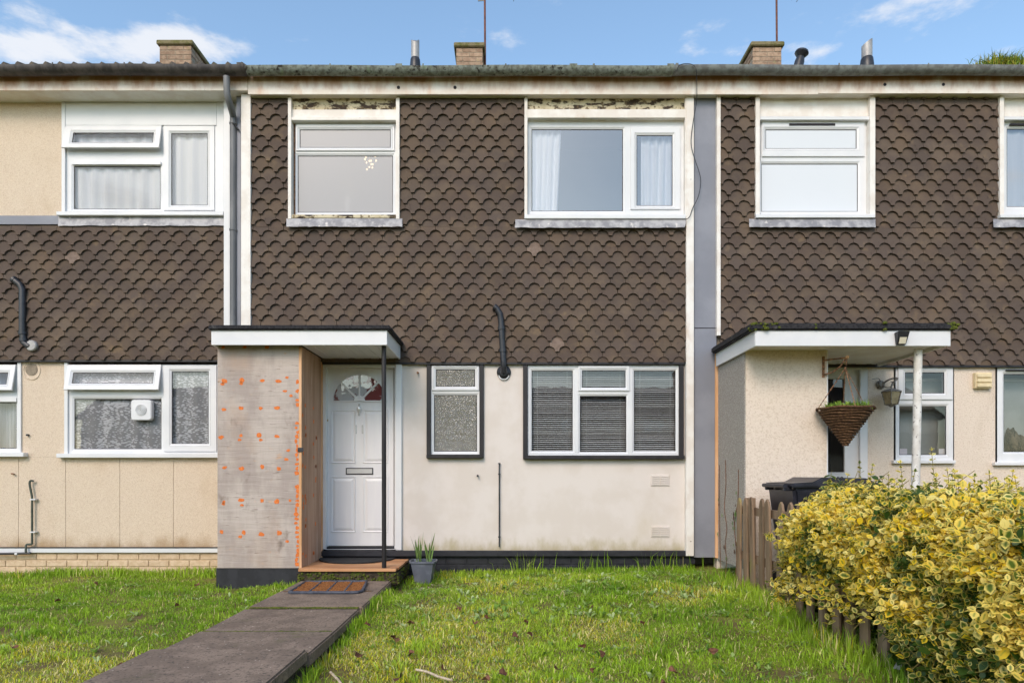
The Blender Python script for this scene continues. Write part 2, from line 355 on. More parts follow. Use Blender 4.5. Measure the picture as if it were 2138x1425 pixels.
M('lantern_glass', S(188, 170, 138), S(164, 146, 118), ns=14, rough=0.35, spec=0.5)
M('lantern_metal', S(150, 144, 138), S(96, 84, 74), ns=60, rough=0.6, lo=0.45, hi=0.6)
M('wicker', S(104, 76, 52), S(72, 50, 34), ns=50, rough=0.85, rnd=0.25, bump=0.4, bs=120)
M('rusty_iron', S(160, 116, 86), S(96, 70, 56), ns=50, rough=0.8)
M('post_paint', S(222, 220, 216), S(206, 202, 196), ns=10, rough=0.6, layers=[(S(128, 120, 116), 34, 0.60, 0.66, (1, 1, 0.7)), (S(92, 84, 78), 60, 0.66, 0.72, (1, 1, 1))])
M('bin_plastic', S(30, 31, 40), S(42, 43, 54), ns=10, rough=0.4, spec=0.5)
M('picket_wood', S(146, 122, 100), S(116, 96, 76), ns=5, rough=0.9, bump=0.4, bs=50, stretch=(1, 1, 0.12), rnd=0.14,
  layers=[(S(142, 140, 62), 3.0, 0.54, 0.75, (1, 1, 0.5)), (S(86, 68, 54), 22, 0.58, 0.7, (1, 1, 0.1))])
M('pot_plastic', S(96, 100, 112), S(110, 114, 126), ns=8, rough=0.5, spec=0.4)
M('soil', S(70, 54, 40), S(96, 76, 56), ns=40, rough=1.0, bump=1.0, bs=90, bdist=0.01)
M('daffodil_leaf', S(92, 122, 62), S(122, 146, 72), ns=12, rough=0.55, stretch=(1, 1, 0.2), rnd=0.2)
M('dead_leaf', S(84, 54, 42), S(112, 76, 56), ns=40, rough=0.8, rnd=0.35)
M('twig', S(208, 192, 170), S(178, 160, 136), ns=30, rough=0.9)
M('green_stem', S(128, 118, 62), S(104, 92, 50), ns=30, rough=0.9)
M('dry_stem', S(132, 92, 66), S(98, 68, 50), ns=30, rough=0.9)
M('paper', S(226, 224, 236), rough=0.9)
M('vent_cream', S(226, 208, 170), S(216, 198, 160), ns=10, rough=0.6)
M('black_print', S(40, 40, 44), rough=0.7)
M('solar_lens', S(216, 208, 186), rough=0.3)
M('far_roof', S(86, 72, 64), S(70, 58, 52), ns=2, rough=0.95)
M('far_wall', S(196, 180, 160), S(176, 160, 142), ns=2, rough=0.95)
M('ground_soil', S(122, 122, 56), S(104, 90, 58), ns=3, rough=1.0, bump=0.8, bs=40, bdist=0.02, layers=[(S(120, 124, 50), 9, 0.5, 0.7, (1, 1, 1))])
M('cat_fur', S(120, 106, 86), S(86, 74, 60), ns=9, rough=0.9, layers=[(S(44, 38, 32), 16, 0.52, 0.60, (2.2, 1, 0.6))])
M('vase_white', S(235, 235, 232), rough=0.4)
M('yellow_flower', S(214, 186, 70), rough=0.8)
glass('clear_glass', refl=0.045, wav=0.0006, ws=3)
glass('sky_glass', refl=0.24, wav=0.0006, ws=3)
glass('frosted_glass', refl=0.03, rough=0.35, body=S(166, 167, 173), bodyfac=0.66)
glass('patterned_glass', refl=0.22, rough=0.03, wav=0.05, ws=38, body=S(186, 182, 166), bodyfac=0.34)
glass('pale_frost', refl=0.06, rough=0.3, body=S(222, 224, 228), bodyfac=0.93)
glass('door_glass', refl=0.06, wav=0.0008, ws=8)

# lace: white threads over gaps, as real cloth with holes
def lace_material():
    m = bpy.data.materials.new('lace'); m.use_nodes = True; n, l = m.node_tree.nodes, m.node_tree.links; n.clear()
    out = n.new('ShaderNodeOutputMaterial'); tr = n.new('ShaderNodeBsdfTransparent'); di = n.new('ShaderNodeBsdfDiffuse'); di.inputs[0].default_value = S(238, 238, 244)
    geo = n.new('ShaderNodeNewGeometry'); mpn = n.new('ShaderNodeMapping'); mpn.inputs['Scale'].default_value = (0.8, 1, 2.0); mpn.inputs['Rotation'].default_value = (0, 0.7, 0)
    l.new(geo.outputs['Position'], mpn.inputs[0])
    t = n.new('ShaderNodeTexVoronoi'); t.feature = 'F1'; t.inputs['Scale'].default_value = 30; t.inputs['Randomness'].default_value = 0.8; l.new(mpn.outputs[0], t.inputs['Vector'])
    t2 = n.new('ShaderNodeTexNoise'); t2.inputs['Scale'].default_value = 5; l.new(geo.outputs['Position'], t2.inputs['Vector'])
    a = n.new('ShaderNodeMath'); a.operation = 'MULTIPLY_ADD'; a.inputs[1].default_value = 1.3; a.inputs[2].default_value = -0.25; l.new(t2.outputs['Fac'], a.inputs[0])
    s_ = n.new('ShaderNodeMath'); s_.operation = 'LESS_THAN'; l.new(t.outputs['Distance'], s_.inputs[0]); l.new(a.outputs[0], s_.inputs[1])
    f = n.new('ShaderNodeMath'); f.operation = 'MULTIPLY_ADD'; f.inputs[1].default_value = 0.48; f.inputs[2].default_value = 0.48; l.new(s_.outputs[0], f.inputs[0])
    mx = n.new('ShaderNodeMixShader'); l.new(f.outputs[0], mx.inputs[0]); l.new(tr.outputs[0], mx.inputs[1]); l.new(di.outputs[0], mx.inputs[2]); l.new(mx.outputs[0], out.inputs[0])
    MT['lace'] = m
lace_material()

def translucent(m, col, fac):              # thin leaves let light through
    n, l = m.node_tree.nodes, m.node_tree.links; t = n.new('ShaderNodeBsdfTranslucent'); l.new(col, t.inputs['Color'])
    x = n.new('ShaderNodeMixShader'); x.inputs[0].default_value = fac; l.new(n['Principled BSDF'].outputs[0], x.inputs[1]); l.new(t.outputs[0], x.inputs[2])
    l.new(x.outputs[0], n['Material Output'].inputs['Surface'])
# foliage: the leaf's own colours, yellow margin round a green middle; 'edge' runs 0 at the midrib to 1 at the margin, 'young' is how yellow the leaf is
def leaf_material():
    m = bpy.data.materials.new('variegated_leaf'); m.use_nodes = True; n, l = m.node_tree.nodes, m.node_tree.links
    b = n['Principled BSDF']; b.inputs['Roughness'].default_value = 0.42; b.inputs['Specular IOR Level'].default_value = 0.5
    e = n.new('ShaderNodeAttribute'); e.attribute_name = 'edge'; y = n.new('ShaderNodeAttribute'); y.attribute_name = 'young'
    ad = n.new('ShaderNodeMath'); ad.operation = 'ADD'; l.new(e.outputs['Fac'], ad.inputs[0]); l.new(y.outputs['Fac'], ad.inputs[1])
    mr_ = n.new('ShaderNodeMapRange'); mr_.interpolation_type = 'SMOOTHSTEP'; mr_.inputs['From Min'].default_value = 0.65; mr_.inputs['From Max'].default_value = 1.30
    l.new(ad.outputs[0], mr_.inputs['Value'])
    g = n.new('ShaderNodeMix'); g.data_type = 'RGBA'; g.inputs[6].default_value = S(60, 88, 30); g.inputs[7].default_value = S(128, 152, 62); l.new(y.outputs['Fac'], g.inputs['Factor'])
    yl = n.new('ShaderNodeMix'); yl.data_type = 'RGBA'; yl.inputs[6].default_value = S(246, 212, 34); yl.inputs[7].default_value = S(254, 240, 156)
    geo = n.new('ShaderNodeNewGeometry'); l.new(geo.outputs['Random Per Island'], yl.inputs['Factor'])
    mx = n.new('ShaderNodeMix'); mx.data_type = 'RGBA'; l.new(mr_.outputs[0], mx.inputs['Factor']); l.new(g.outputs[2], mx.inputs[6]); l.new(yl.outputs[2], mx.inputs[7])
    l.new(mx.outputs[2], b.inputs['Base Color']); translucent(m, mx.outputs[2], 0.42); MT['variegated_leaf'] = m
leaf_material()
def blade_material():
    m = bpy.data.materials.new('grass_blade'); m.use_nodes = True; n, l = m.node_tree.nodes, m.node_tree.links
    b = n['Principled BSDF']; b.inputs['Roughness'].default_value = 0.55; b.inputs['Specular IOR Level'].default_value = 0.3
    a = n.new('ShaderNodeAttribute'); a.attribute_name = 'tint'; l.new(a.outputs['Color'], b.inputs['Base Color']); translucent(m, a.outputs['Color'], 0.35)
    MT['grass_blade'] = m
blade_material()

# ================================================================== THE SETTING
MB().box(-150, 150, -150, 150, -0.50, -0.22).build('ground', MT['ground_soil'], label='flat grassy ground under the houses and gardens', kind='structure')

PATH_X0, PATH_X1 = -2.01, -1.13
def lawn_z(x, y):
    if x > PATH_X1 - 0.05: z = 0.03 + 0.022 * x + 0.021 * min(0.0, y) + min(1.0, -y) * (0.024 * math.sin(x * 1.7 + y * 1.1) + 0.018 * math.sin(x * 4.1 - y * 3.3) + 0.009 * math.sin(x * 9.3 + 3 * math.sin(y * 5.1)) + 0.06 * math.exp(-((x - 0.4) ** 2 / 1.6 + (y + 1.7) ** 2 / 1.3)) - 0.04 * max(0.0, min(1.0, x - 1.3)))
    else: z = -0.01 + 0.012 * min(0.0, y) + 0.018 * math.sin(x * 1.3 + y * 1.9) + 0.014 * math.sin(x * 3.7 + y * 4.3) + 0.008 * math.sin(x * 8.7 + 3 * math.sin(y * 5.7))
    return z
def sheet(name, x0, x1, y0, y1, n, mat, label):
    b = MB(); nx, ny = max(2, int((x1 - x0) * n)), max(2, int((y1 - y0) * n))
    for j in range(ny + 1):
        for i in range(nx + 1):
            x, y = x0 + (x1 - x0) * i / nx, y0 + (y1 - y0) * j / ny; b.v.append((x, y, lawn_z(x, y)))
    for j in range(ny):
        for i in range(nx):
            a = j * (nx + 1) + i; b.f.append((a, a + 1, a + nx + 2, a + nx + 1))
    return b.build(name, mat, label=label, kind='structure', smooth=True)
sheet('lawn', PATH_X1 - 0.04, 7.0, -6.6, 0.30, 8, MT['ground_soil'], 'lawn ground right of the concrete path')
sheet('lawn', -8.0, PATH_X0 + 0.04, -6.6, 0.35, 8, MT['ground_soil'], 'lawn ground left of the concrete path')

# concrete path: slabs of uneven level, a thing of the setting with each slab a piece
path = MB().box(PATH_X0 + 0.03, PATH_X1 - 0.03, -6.0, -0.84, -0.45, 0.03).build('path', MT['mossy_concrete'], label='concrete slab path up to the front step', kind='structure')
for (a, b_, z, t, ox) in ((6.58, 5.975, 0.076, 0.0, 0), (5.955, 5.245, 0.082, 0.004, 0.010), (5.222, 4.445, 0.073, -0.004, -0.012), (4.415, 3.85, 0.088, 0.006, 0.008),
                     (3.822, 2.95, 0.126, 0.003, 0.004), (2.93, 2.1, 0.125, 0, 0)):
    y0, y1 = -D + b_, -D + a
    m_ = MB().box(PATH_X0 + ox, PATH_X1 + ox, y0, y1, z - 0.075, z)
    for i in (4, 5): m_.v[i] = (m_.v[i][0], m_.v[i][1], m_.v[i][2] + t)
    m_.build('paving_slab', MT['path_concrete'], path, bevel=0.010, seg=2)
# moss and soil packed in the joints, an uneven ribbon in each
for (dd, z, x0, x1, mt) in ((5.235, 0.079, -1.99, -1.15, 'moss'), (4.43, 0.080, -1.99, -1.15, 'moss'), (3.834, 0.092, -1.99, -1.13, 'moss'), (5.965, 0.081, -1.97, -1.2, 'soil')):
    m_ = MB(); n_ = 60; wd = [0.004 + 0.016 * max(0, math.sin(i * 0.31 + dd * 9) * 0.6 + random.uniform(-0.2, 0.6)) for i in range(n_ + 1)]
    for i in range(n_ + 1):
        x = x0 + (x1 - x0) * i / n_; y = -D + dd
        m_.v += [(x, y - wd[i] * 1.2, z - 0.003), (x, y, z + 0.004 + wd[i] * 0.25), (x, y + wd[i], z - 0.003)]
    for i in range(n_):
        for k in (0, 1): m_.f.append((i*3+k, i*3+k+3, i*3+k+4, i*3+k+1))
    m_.build('joint_moss', MT[mt], path, kind='stuff', smooth=True)

# ================================================================== THREE HOUSES OF THE TERRACE
mid = thing('terraced_house', (0, 0, 0), 'cream house in the middle with white door numbered 11', 'house')
DL = -0.12                                            # the left house stands a little back
left = thing('terraced_house', (-5.0, -DL, 0), 'buff pebbledash house at left with open top windows and net curtains', 'house')
right = thing('terraced_house', (4.8, 0, 0), 'house with pale roughcast porch behind the yellow hedge', 'house')

# ---------------- hung tiles
def tile_outline(wd, arch, tongue, H, gap=0.0019):
    hw = wd / 2 - gap; r = wd / 2 - tongue / 2; n = 5
    lft = [(-hw, H), (-hw, arch)] + [(-wd / 2 + r * math.sin(math.pi / 2 * i / n) , arch * math.cos(math.pi / 2 * i / n) ** 0.9) for i in range(1, n + 1)]
    return lft + [(-x, z) for x, z in reversed(lft)]
def clip(poly, axis, val, keep_greater):
    out = []
    for i in range(len(poly)):
        a, b_ = poly[i], poly[(i + 1) % len(poly)]
        ia, ib = (a[axis] >= val) == keep_greater, (b_[axis] >= val) == keep_greater
        if ia: out.append(a)
        if ia != ib:
            t = (val - a[axis]) / (b_[axis] - a[axis]); out.append((a[0] + t * (b_[0] - a[0]), a[1] + t * (b_[1] - a[1])))
    return out
TILT, THK = 0.205, 0.0250
def tile_mb(poly):                                     # front face leans out at the foot; local origin = tongue foot
    n = len(poly); b = MB()
    b.v = [(x, z * TILT, z) for x, z in poly] + [(x, z * TILT + THK, z) for x, z in poly]
    b.f = [tuple(range(n))] + [(i, i + n, (i + 1) % n + n, (i + 1) % n) for i in range(n)]
    return b
def hang_tiles(house, d, y_foot, gauge, pitch, phase_even, rects, keep=300):
    """rects: clear wall areas in px (x0, y0, x1, y1). Tiles crossing an edge are cut there."""
    k = kk(d); g, wd = gauge * k, pitch * k
    arch, tongue, H = g * 0.50, wd * 0.25, g * 1.66
    full = tile_outline(wd, arch, tongue, H); fm = [tile_mb(full).mesh('hung_tile', MT['hung_tile'], (0, 0, 0)) for _ in range(1)]
    px0, px1 = min(r[0] for r in rects), max(r[2] for r in rects); py0 = min(r[1] for r in rects)
    items = []
    for row in range(int((y_foot - py0) / gauge) + 2):
        y = y_foot - row * gauge
        ph = phase_even + (pitch / 2 if row % 2 else 0)
        c = ph - math.floor((ph - px0) / pitch + 1) * pitch
        while c < px1 + pitch:
            X, Z = PX(c, d), PZ(y, d)
            for (a, b_, e, f_) in rects:
                # tile body occupies c +- pitch/2, y .. y - 1.66 gauge; the visible part sits below the row above
                if c + pitch / 2 <= a + 1 or c - pitch / 2 >= e - 1 or y <= b_ + 1 or y - gauge >= f_ - 1: continue
                poly = full; cut = False
                if c - pitch / 2 < a: poly = clip(poly, 0, PX(a, d) - X, True); cut = True
                if c + pitch / 2 > e: poly = clip(poly, 0, PX(e, d) - X, False); cut = True
                if y - 1.66 * gauge < b_: poly = clip(poly, 1, PZ(b_, d) - Z, False); cut = True
                if y > f_ + 0.5: poly = clip(poly, 1, PZ(f_, d) - Z, True); cut = True
                if len(poly) < 3: continue
                items.append((c, y, X, Z, poly, cut))
            c += pitch
    vis = [i for i in items if 0 <= i[0] <= 2138 and not i[5]]
    vis.sort(key=lambda i: -i[1]); single = set(id(i) for i in vis[:keep]); joined = MB(); n_ = 0
    if len(items) <= keep + 30: single = set(id(i) for i in items)
    for it in items:
        c, y, X, Z, poly, cut = it
        jz, jy, rx, ry = random.gauss(0, 0.0016), random.uniform(-0.0015, 0.0015), random.gauss(0, 0.010), random.gauss(0, 0.007)
        if random.random() < 0.022: ry += random.choice((-1, 1)) * random.uniform(0.02, 0.07); jz -= random.uniform(0.002, 0.012)
        if id(it) in single:
            me = fm[0] if not cut else tile_mb(poly).mesh('hung_tile', MT['hung_tile'], (0, 0, 0))
            if random.random() < 0.014: me = me.copy(); me.materials.clear(); me.materials.append(MT['pale_tile'])
            o = bpy.data.objects.new('hung_tile', me); place(o, (X, -d + jy, Z + jz), house); o.rotation_euler = (rx, ry, 0); n_ += 1
        else:
            t = tile_mb(poly); joined.add([Matrix.Translation((X, -d + jy, Z + jz)) @ Matrix.Rotation(ry, 4, 'Y') @ Matrix.Rotation(rx, 4, 'X') @ Vector(v) for v in t.v], t.f)
    if joined.v: joined.build('hung_tiles', MT['hung_tile'], house, kind='stuff')
TD = 0.066
hang_tiles(mid, TD, 754.9, 22.09, 31.8, 543.2, [(524, 203, 601, 472), (834, 203, 1094, 472), (524, 472, 1432, 757)])
hang_tiles(right, TD, 761.0, 22.2, 32.6, 1522.2, [(1506, 203, 1578, 474), (1830, 203, 2087, 474), (2338, 203, 2415, 474), (1506, 474, 2415, 763)])
hang_tiles(left, DL + TD, 750.5, 20.04, 32.0, 53.0, [(-335, 470, 467, 752)], keep=300)
for house, d, x0, x1, y in ((mid, TD, 524, 1432, 757), (right, TD, 1506, 2415, 763), (left, DL + TD, -335, 467, 752)):
    MB().pbox(x0, y - 14, x1, y, d - 0.024, 0.014).build('eaves_course', MT['hung_tile'], house)
    MB().pbox(x0, y - 1, x1, y + 3, d - 0.022, 0.03).build('drip_board', MT['black_timber'], house)

# ---------------- windows
def window(house, rect, d, panes, frame_mat='white_plastic', depth=0.07, sashes=(), pane_mats=None, glass_mat='clear_glass', room=1.1, sill=None,
           sill_mat='white_plastic', slots=(), name='window', tilted=(), label=None, room_d=0.0):
    """rect, panes, sashes, slots in px on the plane d. tilted: indexes of panes whose sash hangs open at the foot."""
    R = prect(*rect, d); w_ = MB(); y = -d
    holes = [prect(*p, d) for p in panes]
    big = []
    for i, h in enumerate(holes):
        m = 4.0 * kk(d); big.append((h[0] - m, h[1] + m, h[2] - m, h[3] + m))
    win = w_.plate(R, big, y, y + depth).build('window', MT[frame_mat], house, label=label)
    sash_of = {i: r for i, r in sashes}
    gasket = MB(); beads = MB()
    for i, (h, b_) in enumerate(zip(holes, big)):
        gm = MT[(pane_mats or {}).get(i, glass_mat)]
        g = 1.3 * kk(d); hi = (h[0] + g, h[1] - g, h[2] + g, h[3] - g)
        yo = y
        if i in sash_of:
            so = prect(*sash_of[i], d); yo = y - 0.016
            sb = MB().frame(so, b_, yo, y + 0.002)
        else: sb = None
        loc = MB().ring(b_, h, yo, yo + 0.012); gk = MB().ring(h, hi, yo + 0.013, yo + 0.016)
        pn = MB().add([(h[0], yo + 0.017, h[2]), (h[1], yo + 0.017, h[2]), (h[1], yo + 0.017, h[3]), (h[0], yo + 0.017, h[3]),
                       (h[0], yo + 0.037, h[2]), (h[1], yo + 0.037, h[2]), (h[1], yo + 0.037, h[3]), (h[0], yo + 0.037, h[3])], [(0, 1, 2, 3)])
        pn.v = pn.v[:4]
        if i in tilted:
            so = prect(*sash_of[i], d); piv = Vector((0, yo, so[3]))
            mtx = Matrix.Translation(piv) @ Matrix.Rotation(math.radians(-tilted[i]), 4, 'X') @ Matrix.Translation(-piv)
            for q in (loc, gk, pn, sb): q.xform(mtx)
        if sb: sb.build('sash', MT[frame_mat], win)
        beads.add(loc.v, loc.f); gasket.add(gk.v, gk.f)
        pn.build('pane', gm, win)
    beads.build('glazing_bead', MT[frame_mat], win); gasket.build('gasket', MT['gasket'], win)
    for s_ in slots: MB().pbox(*s_, d + 0.022, 0.02).build('trickle_vent', MT['gasket'], win)
    if sill: MB().pbox(*sill[:4], d + sill[4], sill[4] + 0.03).build('sill', MT[sill_mat], win, bevel=0.004)
    if room:                                           # the plastered room behind the opening
        yb = y + depth + room_d + 0.004; r_ = MB(); e = 0.05
        a = (R[0] - e, R[1] + e, R[2] - e, R[3] + e); b2 = (R[0] - 0.4, R[1] + 0.4, R[2] - 0.5, R[3] + 0.25)
        r_.ring(a, b2, yb, yb); r_.ring(b2, b2, yb, yb + room)
        r_.add([(b2[0], yb + room, b2[2]), (b2[1], yb + room, b2[2]), (b2[1], yb + room, b2[3]), (b2[0], yb + room, b2[3])], [(0, 1, 2, 3)])
        r_.build('room', MT['room'], win)
    return win
def curtain(px0, py0, px1, py1, d, mat, label, cat='curtain', folds=9, amp=0.02, taper=0.0, name='curtain', group=None):
    b = MB(); nx, nz = folds * 8, 6; rr = random.uniform(0, 6)
    for j in range(nz + 1):
        for i in range(nx + 1):
            t, s_ = i / nx, j / nz
            px = px0 + (px1 - px0) * (t * (1 - taper * s_))
            a = amp * (math.sin(t * folds * 2 * math.pi + rr + 0.4 * math.sin(s_ * 3 + t * 9)) + 0.5 * math.sin(t * folds * 4.7 + rr * 2 + s_)) * (0.55 + 0.45 * s_)
            b.v.append((PX(px, d), -d + a, PZ(py0 + (py1 - py0) * s_, d)))
    for j in range(nz):
        for i in range(nx):
            a = j * (nx + 1) + i; b.f.append((a, a + 1, a + nx + 2, a + nx + 1))
    return b.build(name, MT[mat], label=label, cat=cat, group=group, smooth=True, angle=80)

# ================================================================== MIDDLE HOUSE
WY = 0.12
o_ = lambda *r: prect(*r, 0.0)
MB().plate(o_(467, 757, 1441, 1152), [o_(674, 755, 836, 1153), o_(893, 755, 1008, 955), o_(1095, 755, 1426, 957)], 0, WY).build('lower_wall', MT['cream_render'], mid)
MB().plate(o_(500, 165, 1446, 756), [o_(603, 205, 832, 456), o_(1097, 205, 1434, 457)], 0, WY).build('upper_wall', MT['mortar'], mid)
# painted brick plinth, brick by brick, and the black ledge on top of it
plinth = MB().box(PX(467, 0) , PX(1441, 0), 0.006, WY, -0.25, PZ(1160, 0)).build('plinth', MT['black_paint'], mid)
bm_ = MB().box(-0.1075, 0.1075, 0, 0.05, 0, 0.065).mesh('brick', MT['black_paint'], (0, 0, 0), bevel=0.004)
zt = PZ(1162, 0)
for r_ in range(4):
    x = PX(672, 0) + (0.11 if r_ % 2 else 0)
    while x < PX(1441, 0) - 0.11:
        place(bpy.data.objects.new('brick', bm_), (x + 0.11, random.uniform(-0.002, 0.001), zt - (r_ + 1) * 0.076), plinth); x += 0.226
MB().pbox(660, 1149, 1432, 1161, 0.05, 0.05).build('plinth_ledge', MT['black_paint'], mid, bevel=0.005)
# body of the house behind, roof
MB().box(PX(467, 0), PX(1441, 0), 2.2, 8.0, -0.2, 5.2).build('rear_wall', MT['far_wall'], mid)

# boards and trims
MB().pbox(503, 197, 523, 757, 0.07, 0.07).build('corner_board', MT['old_white_paint'], mid, bevel=0.003)
MB().pbox(494, 197, 502.5, 757, 0.01, 0.012).build('joint_panel', MT['grey_panel'], mid)
MB().pbox(1433, 197, 1449, 1160, 0.075, 0.075).build('corner_board', MT['old_white_paint'], mid, bevel=0.003)
MB().pbox(1449.6, 197, 1496, 684, 0.03, 0.03).build('grey_panel', MT['grey_panel'], mid, bevel=0.002)
MB().pbox(1449.6, 685.5, 1496, 1163, 0.03, 0.03).build('grey_panel', MT['grey_panel'], mid, bevel=0.002)

# upper left window of 11, obscured glass, weathered timber surround
U1 = window(mid, (617, 258, 827, 448), 0.0, [(626, 271, 816, 309), (621, 324, 820, 443)], glass_mat='frosted_glass', sashes=[(0, (619, 261, 824, 316))], room_d=0.05, label='upstairs obscured glass window with peeling timber surround')
for r in ((601, 203, 608, 457), (826.5, 203, 834, 457)): MB().pbox(*r, 0.075, 0.09).build('jamb', MT['old_white_paint'], mid, bevel=0.003)
MB().pbox(608, 203, 827, 229, 0.03, 0.04).build('head_board', MT['peeling_paint'], mid)
MB().pbox(608, 229, 827, 247, 0.045, 0.05).build('head_board', MT['old_white_paint'], mid)
MB().pbox(607, 244, 828, 251, 0.07, 0.08).build('drip_bar', MT['old_white_paint'], mid, bevel=0.003)
MB().pbox(610, 251, 617, 449, -0.01, 0.06).build('timber_edge', MT['rusty_iron'], mid)
MB().pbox(610, 251, 828, 258, -0.012, 0.06).build('timber_edge', MT['rusty_iron'], mid)
MB().pbox(605, 448, 830, 455, 0.06, 0.10).build('sill', MT['peeling_paint'], mid, bevel=0.003)
# upper right window of 11
U2 = window(mid, (1102, 254, 1430, 449), 0.0, [(1110, 269, 1301, 440), (1329, 283, 1404, 430)], glass_mat='sky_glass', sashes=[(1, (1316, 267, 1420, 438))], label='upstairs window with white curtains drawn aside')
for r in ((1095, 203, 1101.5, 457), (1430.5, 203, 1433, 457)): MB().pbox(*r, 0.07, 0.09).build('jamb', MT['old_white_paint'], mid, bevel=0.003)
MB().pbox(1101.5, 203, 1431, 228, 0.03, 0.04).build('head_board', MT['peeling_paint'], mid)
MB().pbox(1100, 228, 1431, 246, 0.07, 0.08).build('head_board', MT['old_white_paint'], mid, bevel=0.003)
MB().pbox(1101.5, 246, 1430, 254, 0.01, 0.04).build('head_board', MT['old_white_paint'], mid)
MB().pbox(1095, 447.5, 1432, 456, 0.085, 0.12).build('sill', MT['white_plastic'], mid, bevel=0.004)
def flashing(house, px0, py0, px1, py1, d, mat='lead'):
    b = MB(); n = 30
    for i in range(n + 1):
        px = px0 + (px1 - px0) * i / n; wob = random.uniform(-1.2, 1.2)
        b.v += [tuple(P(px, py0, d - 0.02)), tuple(P(px, (py0 + py1) / 2 + wob, d + random.uniform(0, 0.006))), tuple(P(px + (random.uniform(-2, 2)), py1 + wob * 0.6, d + 0.012 + random.uniform(0, 0.006)))]
    for i in range(n):
        for j in (0, 1): b.f.append((i * 3 + j, i * 3 + j + 1, i * 3 + j + 4, i * 3 + j + 3))
    b.build('lead_flashing', MT[mat], house, smooth=True)
flashing(mid, 598, 456, 840, 473, 0.085); flashing(mid, 1076, 458, 1432, 475, 0.085)
# ground floor windows of 11
def surround(house, px0, py0, px1, py1, wd):
    b = MB().frame(prect(px0, py0, px1, py1, 0.03), prect(px0 + wd, py0 + 4, px1 - wd, py1 - 5, 0.03), -0.03, 0.05)
    b.build('window_surround', MT['black_timber'], house)
surround(mid, 890.5, 757.5, 1010, 955, 9); surround(mid, 1092, 757.5, 1428, 958, 10)
G1 = window(mid, (899, 761, 1002, 951), 0.005, [(910, 771, 992, 807), (906, 824, 996, 942)], glass_mat='patterned_glass', sashes=[(0, (902, 764, 1000, 815))],
            sill=(890, 948, 1008, 956, 0.06), sill_mat='black_timber', label='narrow ground floor window with patterned glass')
G2 = window(mid, (1101, 761, 1420, 951), 0.005, [(1110, 773, 1196, 941), (1215, 773, 1306, 809), (1211, 826, 1308, 943), (1324, 773, 1411, 941)], glass_mat='clear_glass',
            sashes=[(1, (1207, 764, 1314, 816))], sill=(1094, 950, 1430, 958, 0.07), sill_mat='black_timber', room=1.6, label='wide ground floor window with venetian blinds')
# venetian blinds, one behind each light
for px0, py0, px1, py1, lab in ((1109, 790, 1197, 943, 'white venetian blind in the left light of the wide window'), (1210, 774, 1309, 946, 'white venetian blind in the middle light of the wide window'),
                          (1322, 774, 1412, 943, 'white venetian blind in the right light of the wide window')):
    bd = -0.085; e = thing('venetian_blind', P((px0 + px1) / 2, py1, bd), lab, 'blind', 'venetian blinds in the wide window')
    b = MB(); y = 774
    while y < py1:
        z = PZ(y, bd); x0, x1 = PX(px0 - 3, bd), PX(px1 + 3, bd); s_ = random.uniform(0.0045, 0.0075)
        b.add([(x0, -bd - 0.012, z - s_), (x1, -bd - 0.012, z - s_), (x1, -bd, z + 0.0015), (x0, -bd, z + 0.0015), (x1, -bd + 0.012, z + s_), (x0, -bd + 0.012, z + s_)], [(0, 1, 2, 3), (3, 2, 4, 5)]); y += 4.35
    b.build('slats', MT['blind_slat'], e, kind='stuff')
    for f_ in (0.15, 0.85):
        px = px0 + (px1 - px0) * f_; MB().box(PX(px, bd) - 0.0015, PX(px, bd) + 0.0015, -bd - 0.016, -bd - 0.013, PZ(py1, bd), PZ(768, bd)).build('ladder_cord', MT['blind_slat'], e)
    MB().pbox(px0 - 3, 764, px1 + 3, 771, bd + 0.015, 0.03).build('head_rail', MT['blind_slat'], e)
curtain(1104, 262, 1172, 446, -0.075, 'net_curtain', 'white curtain at the left of the upstairs right window of number 11', folds=5, taper=0.12)
curtain(1338, 262, 1412, 446, -0.075, 'net_curtain', 'white curtain behind the casement of the upstairs window of number 11', folds=5, taper=0.05)
# a vase of flowers stands behind the obscured glass
vz = P(727, 442, -0.14)
e = thing('flower_vase', vz, 'white vase of yellow flowers blurred behind obscured upstairs glass', 'vase')
MB().lathe([(0.03, 0), (0.042, 0.05), (0.045, 0.10), (0.03, 0.145), (0.034, 0.16)], vz, n=16).build('vase', MT['vase_white'], e, smooth=True)
for i, (dx_, dz_) in enumerate(((-0.05, 0.30), (0.0, 0.34), (0.03, 0.28), (-0.09, 0.25), (0.06, 0.21))):
    b = MB().tube([vz + Vector((0, 0, 0.14)), vz + Vector((dx_ * 0.5, 0, 0.22)), vz + Vector((dx_, 0, dz_))], 0.003, n=5)
    b.build('flower_stem', MT['daffodil_leaf'], e)
    MB().lathe([(0.008, -0.01), (0.03, 0.0), (0.036, 0.012), (0.012, 0.016)], vz + Vector((dx_, 0, dz_)), n=8).build('flower', MT['yellow_flower'], e)

